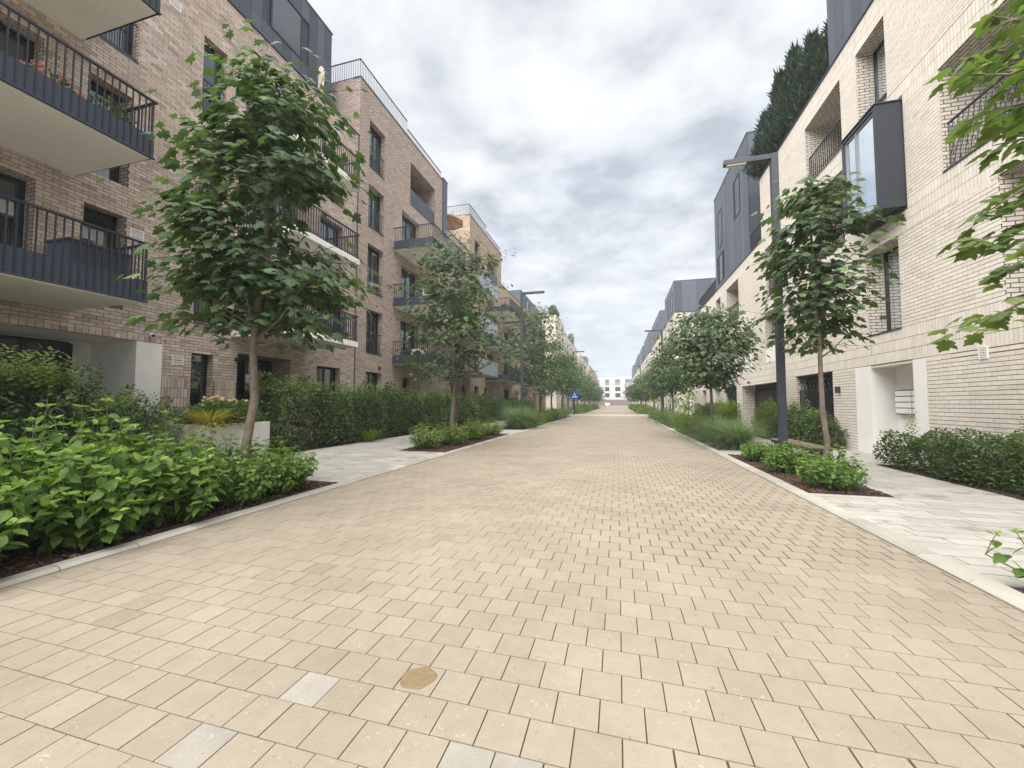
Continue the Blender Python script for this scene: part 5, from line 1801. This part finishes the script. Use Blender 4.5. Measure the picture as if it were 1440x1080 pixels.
for side, x, ys in (('left', -5.5, (55, 62, 71, 84, 99)), ('right', 3.5, (55, 62, 71, 84, 99))):
    for i, y in enumerate(ys):
        hedge('low_shrub', '%s kerb shrub beyond the raised crossing on the %s side' % (('nearest', 'second', 'third', 'fourth', 'farthest')[i], side), x - .9, x + .8, y - 3, y + 3, 1.0, 1200, .2, HEDGE if i % 2 else LIME, 360 + i, 0, cat='shrub', group='distant %s kerb shrubs' % side)

# planter with roses and golden grass
pl = thing('concrete_planter', 'pale concrete planter box behind the big maple trunk', 'planter', (-9.5, 7.6, 0))
mb = MB()
mb.box(-10.3, -9.0, 6.75, 6.83, 0.02, .93).box(-10.3, -9.0, 8.42, 8.5, 0.02, .93).box(-9.08, -9.0, 6.83, 8.42, .02, .93).box(-10.3, -10.22, 6.83, 8.42, .02, .93)
mb.build('planter_wall', CONC, pl, bevel=.008)
MB().box(-10.22, -9.08, 6.83, 8.42, .1, .84).build('planter_soil', SOIL, pl)
grass_tuft('golden_grass', 'golden yellow grass spilling over the concrete planter', -9.12, 6.98, .62, .42, 700, GOLDB, 330, w=.008, z=.86, zmin=.45)
for i, (x, y) in enumerate(((-9.5, 7.4), (-9.6, 8.05), (-9.9, 7.7))):
    rb = thing('rose_bush', ['rose bush with peach blooms in the planter, left of the maple trunk', 'rose bush with peach blooms in the planter, right of the maple trunk', 'rose bush with peach blooms at the back of the planter'][i], 'rose bush', (x, y, .84))
    n = 2600
    d = unit(rng.normal(size=(n, 3)))
    d[:, 2] = np.abs(d[:, 2])
    P = np.array([x, y, .84]) + d * np.array([.62, .6, .66]) * (rng.random((n, 1)) ** .4)
    foliage(rb, P, d + rng.normal(size=(n, 3)) * .5, np.array([0, 0, 1.0]) + d * .4 + rng.normal(size=(n, 3)) * .3, rng.uniform(.05, .09, n), np.clip(rng.normal(.5, .2, n), 0, 1), T_SMALL, HEDGE, 0)
    for k in range(9):
        a = rng.uniform(0, 6.28)
        c = np.array([x + .55 * math.cos(a) * rng.random(), y + .45 * math.sin(a) * rng.random(), .84 + rng.uniform(.5, .75)])
        m = 16
        d = unit(rng.normal(size=(m, 3)))
        d[:, 2] = np.abs(d[:, 2])
        V, F = leaf_mass(np.tile(c, (m, 1)), d, rnd_dirs(m), np.full(m, .06), T_SMALL)
        link('rose_bloom', np_mesh('rose_bloom', V, [F], PETAL_O, np.repeat(rng.random(m), len(F) // m)), rb)

# ================================================================== STREET FURNITURE
def lamp(label, x, y, h, arm, s):
    t = thing('street_lamp', label, 'street lamp', (x, y, 0), 'dark angular street lamps')
    MB().box(x - .075, x + .075, y - .075, y + .075, 0.0, h).build('post', METAL, t, bevel=.008)
    a, b = sorted((x + s * .076, x + s * arm))
    MB().box(a, b, y - .07, y + .07, h - .13, h - .005).build('arm', METAL, t, bevel=.008)
    a, b = sorted((x + s * arm * .55, x + s * (arm - .06)))
    MB().box(a, b, y - .055, y + .055, h - .155, h - .131).build('lamp_lens', LAMPL, t)
    MB().box(x - .14, x + .14, y - .14, y + .14, 0.0, .035).build('base_plate', METAL, t)


lamp('near right street lamp whose arm points left over the street', 3.72, 10.57, 7.45, 1.1, -1)
lamp('near left street lamp standing in the feathery grass', -5.6, 23.1, 8.2, 1.4, 1)
lamp('second right street lamp between the dark maples', 3.75, 36, 7.8, 1.4, -1)
lamp('left street lamp next to the blue crossing sign', -5.55, 51.5, 8.2, 1.4, 1)
lamp('left street lamp beyond the crossing, thin against the pale block', -5.55, 82, 8.0, 1.4, 1)
lamp('third right street lamp far down the row', 3.75, 70, 7.8, 1.4, -1)

be = thing('bench', 'low bench with dark brown slats behind the near right lamp', 'bench', (4.35, 11.4, 0))
for k in range(5):
    MB().box(4.10 + k * .1, 4.19 + k * .1, 10.25, 12.6, .40, .435).build('slat', WOODM, be, bevel=.004)
for y in (10.45, 12.3):
    MB().box(4.14, 4.55, y, y + .08, .018, .34).build('leg', METAL, be)
MB().box(4.12, 4.58, 10.3, 12.55, .34, .398).build('seat_frame', METAL, be)

sg = thing('crossing_sign', 'blue square pedestrian crossing sign with white triangle on a dark post', 'road sign', (-5.2, 49.2, 0))
MB().tube([(-5.2, 49.25, 0), (-5.2, 49.25, 2.95)], .035, 8).build('post', METAL, sg)
BLUE = surf('sign_blue', (.02, .09, .42), .4, var=.05)
MB().box(-5.68, -4.72, 49.16, 49.19, 1.95, 2.93).build('sign_plate', BLUE, sg)
MB().poly([(-5.52, 49.155, 2.10), (-4.88, 49.155, 2.10), (-5.2, 49.155, 2.74)]).build('white_triangle', WHITE, sg)
m = MB()
yq = 49.150
m.poly([(-5.2 + .035 * math.cos(t), yq, 2.52 + .035 * math.sin(t)) for t in np.linspace(0, 6.28, 9)[:-1]])
m.poly([(-5.25, yq, 2.32), (-5.15, yq, 2.32), (-5.16, yq, 2.47), (-5.24, yq, 2.47)])
m.poly([(-5.25, yq, 2.32), (-5.20, yq, 2.32), (-5.28, yq, 2.14), (-5.32, yq, 2.14)]).poly([(-5.20, yq, 2.32), (-5.15, yq, 2.32), (-5.08, yq, 2.14), (-5.12, yq, 2.14)])
m.poly([(-5.24, yq, 2.46), (-5.23, yq, 2.40), (-5.33, yq, 2.33), (-5.34, yq, 2.36)]).poly([(-5.16, yq, 2.46), (-5.17, yq, 2.40), (-5.07, yq, 2.33), (-5.06, yq, 2.36)])
m.build('walking_figure', BLACKP, sg)

# white car far down the street
ca = thing('parked_car', 'small white car far down the street seen from behind', 'car', (-4.0, 161, 0))
m = MB()
prof = [(-2.1, .35), (-2.15, .8), (-2.0, 1.0), (-1.6, 1.5), (.3, 1.52), (1.0, 1.02), (2.0, .85), (2.1, .4)]
for k, x in enumerate((-4.9, -3.1)):
    m.poly([(x, 161 + a, z) for a, z in prof])
for (a, z), (b2, z2) in zip(prof, prof[1:] + prof[:1]):
    m.quad((-4.9, 161 + a, z), (-3.1, 161 + a, z), (-3.1, 161 + b2, z2), (-4.9, 161 + b2, z2))
m.build('body', WHITE, ca, bevel=.05)
MB().quad((-4.7, 159.07, 1.05), (-3.3, 159.07, 1.05), (-3.4, 159.33, 1.44), (-4.6, 159.33, 1.44)).build('rear_window', BLACKP, ca)
for x in (-4.82, -3.38):
    MB().box(x, x + .2, 158.85, 158.88, .75, .95).build('tail_light', surf('tail_red', (.4, .02, .02), .3), ca)
for x in (-4.85, -3.15):
    for y in (159.6, 162.4):
        MB().tube([(x - .1, y, .32), (x + .1, y, .32)], .32, 14).build('wheel', BLACKP, ca)

# ================================================================== THINGS ON BALCONIES AND TERRACES
def flower_box(label, cat, x, y0, y1, z, petals=None, n=260, h=.35, name='flower_box'):
    t = thing(name, label, cat, (x, (y0 + y1) / 2, z))
    MB().box(x - .11, x + .11, y0, y1, z, z + .2).build('trough', WHITE, t, bevel=.01)
    c = np.array([x, (y0 + y1) / 2, z + .2])
    d = rnd_dirs(n)
    d[:, 2] = np.abs(d[:, 2])
    P = c + d * np.array([.22, (y1 - y0) * .55, h]) * rng.random((n, 1)) ** .4
    foliage(t, P, d, np.array([0, 0, 1.0]) + rng.normal(size=(n, 3)) * .4, rng.uniform(.05, .10, n), rng.random(n), T_SMALL, HEDGE, 0)
    if petals:
        for k in range(16):
            q = rnd_dirs(1)[0]
            q[2] = abs(q[2]) * .7 + .3
            p = c + q * np.array([.24, (y1 - y0) * .55, h * 1.1])
            m = 18
            dd = rnd_dirs(m)
            V, F = leaf_mass(np.tile(p, (m, 1)), dd, rnd_dirs(m), np.full(m, .06), T_SMALL)
            link('flower_head', np_mesh('flower_head', V, [F], petals, np.repeat(rng.random(m), 6)), t)


flower_box('trough of pink flowers behind the middle balcony railing', 'flower box', -9.86, 4.05, 4.85, 6.825, PETAL_P, 240, .42)
flower_box('trough of green foliage at the corner of the middle balcony', 'flower box', -9.86, 4.95, 5.7, 6.825, None, 420, .55)
cs = thing('balcony_box', 'dark slatted storage box on the lowest left balcony', 'storage box', (-10.2, 5.2, 3.70))
MB().box(-10.4, -9.75, 4.75, 5.68, 3.705, 4.45).build('body', BLUEPANEL, cs)
MB().box(-10.43, -9.72, 4.72, 5.71, 4.452, 4.49).build('lid', METAL, cs)
for k in range(8):
    MB().box(-9.748, -9.738, 4.78 + k * .112, 4.86 + k * .112, 3.72, 4.43).build('slat', METAL, cs)


def parasol(label, x, y, z, h, r, mat, open_):
    t = thing('parasol', label, 'parasol', (x, y, z))
    MB().tube([(x, y, z), (x, y, z + h)], .022, 8).build('pole', WOODM if open_ else WHITE, t)
    MB().tube([(x, y, z), (x, y, z + .06)], .22, 14).build('base', CONC, t)
    n = 8
    m = MB()
    if open_:
        for k in range(n):
            a, b2 = 2 * math.pi * k / n, 2 * math.pi * (k + 1) / n
            p, q = (x + r * math.cos(a), y + r * math.sin(a), z + h - .45), (x + r * math.cos(b2), y + r * math.sin(b2), z + h - .45)
            m.poly([(x, y, z + h), p, q])
            m.quad(p, q, (q[0], q[1], q[2] - .12), (p[0], p[1], p[2] - .12))
            MB().tube([(x, y, z + h - .03), (p[0], p[1], p[2] - .02)], .012, 5).build('rib', WOODM, t)
    else:
        zs = [(0, .04), (.12, .10), (.35, .13), (.75, .12), (1.05, .15), (1.35, .11), (1.5, .03)]
        rings = []
        for dz, rr in zs:
            rings.append([(x + rr * (1 + .25 * math.cos(4 * a)) * math.cos(a), y + rr * (1 + .25 * math.cos(4 * a)) * math.sin(a), z + h - 1.5 + dz) for a in np.linspace(0, 2 * math.pi, 17)[:-1]])
        for r0, r1_ in zip(rings, rings[1:]):
            for i in range(16):
                m.quad(r0[i], r0[(i + 1) % 16], r1_[(i + 1) % 16], r1_[i])
    m.build('canopy', mat, t)


parasol('folded pale pink parasol on the roof terrace of the brown building', -12.75, 14.2, 14.32, 2.3, .2, surf('pink_cloth', (.62, .50, .45), .9, var=.08), False)
parasol('open peach parasol on the lower roof terrace left', -13.1, 28.3, 14.2, 2.2, 1.45, surf('peach_cloth', (.62, .38, .25), .9, var=.08), True)


def chair(label, x, y, z, mat):
    t = thing('balcony_chair', label, 'chair', (x, y, z))
    MB().box(x - .22, x + .22, y - .22, y + .22, z + .40, z + .44).build('seat', mat, t)
    MB().box(x - .22, x + .22, y - .22, y - .18, z + .45, z + .85).build('backrest', mat, t)
    for a in (-.19, .17):
        for b2 in (-.19, .17):
            MB().box(x + a, x + a + .025, y + b2, y + b2 + .025, z, z + .40).build('leg', BLACKP, t)


chair('white chair on the second floor balcony of the tall brown block', -10.3, 19.9, 6.96, WHITE)
chair('dark chair on the top balcony of the tall brown block', -10.3, 20.4, 10.16, BLACKP)
ac = thing('air_conditioner', 'white air conditioner unit on the first floor balcony of the tall brown block', 'air conditioner', (-10.6, 19.6, 3.76))
MB().box(-11.0, -10.2, 19.4, 19.75, 3.80, 4.4).build('housing', WHITE, ac, bevel=.02)
MB().tube([(-10.6, 19.398, 4.1), (-10.6, 19.37, 4.1)], .24, 18).build('fan_grille', METAL, ac)
for x in (-10.9, -10.35):
    MB().box(x, x + .06, 19.42, 19.72, 3.752, 3.80).build('foot', BLACKP, ac)
ac = thing('air_conditioner', 'white air conditioner unit on the upper balcony behind the frosted panels', 'air conditioner', (-11.2, 35.5, 10.1))
MB().box(-11.6, -10.8, 35.2, 35.55, 10.03, 10.63).build('housing', WHITE, ac, bevel=.02)
MB().tube([(-11.2, 35.198, 10.33), (-11.2, 35.17, 10.33)], .24, 18).build('fan_grille', METAL, ac)

# planted roof edge of the whitish block
for i, (y, h, lb) in enumerate([(80.2, 2.2, 'shrub on the roof edge corner of the whitish block'), (82.5, 1.6, 'second shrub on the roof edge of the whitish block'), (112, 3.2, 'tall shrub on the roof of the stepped whitish block')]):
    z = 19.4 if y < 90 else 18.0
    t = thing('roof_shrub', lb, 'shrub', (-12.8, y, z))
    n = 500
    d = rnd_dirs(n)
    P = np.array([-12.8, y, z + h / 2]) + d * np.array([.8, 1.2, h / 2]) * rng.random((n, 1)) ** .4
    foliage(t, P, d, rnd_dirs(n), rng.uniform(.25, .45, n), np.clip(rng.normal(.4, .2, n), 0, 1), T_SMALL, HEDGE, 0)

# ================================================================== air
hz = MB().box(-430, 430, -170, 770, -1.2, 24.0).build('haze', [])
hm = bpy.data.materials.new('thin_haze')
hm.use_nodes = True
hnt = hm.node_tree
hnt.nodes.remove(hnt.nodes['Principled BSDF'])
pv = hnt.nodes.new('ShaderNodeVolumePrincipled')
pv.inputs['Color'].default_value = (0.88, 0.93, 1.0, 1)
pv.inputs['Density'].default_value = 0.0009
hnt.links.new(pv.outputs[0], hnt.nodes['Material Output'].inputs['Volume'])
hz.data.materials.append(hm)
tag(hz, 'thin pale haze filling the air along the whole street', 'haze', kind='stuff')
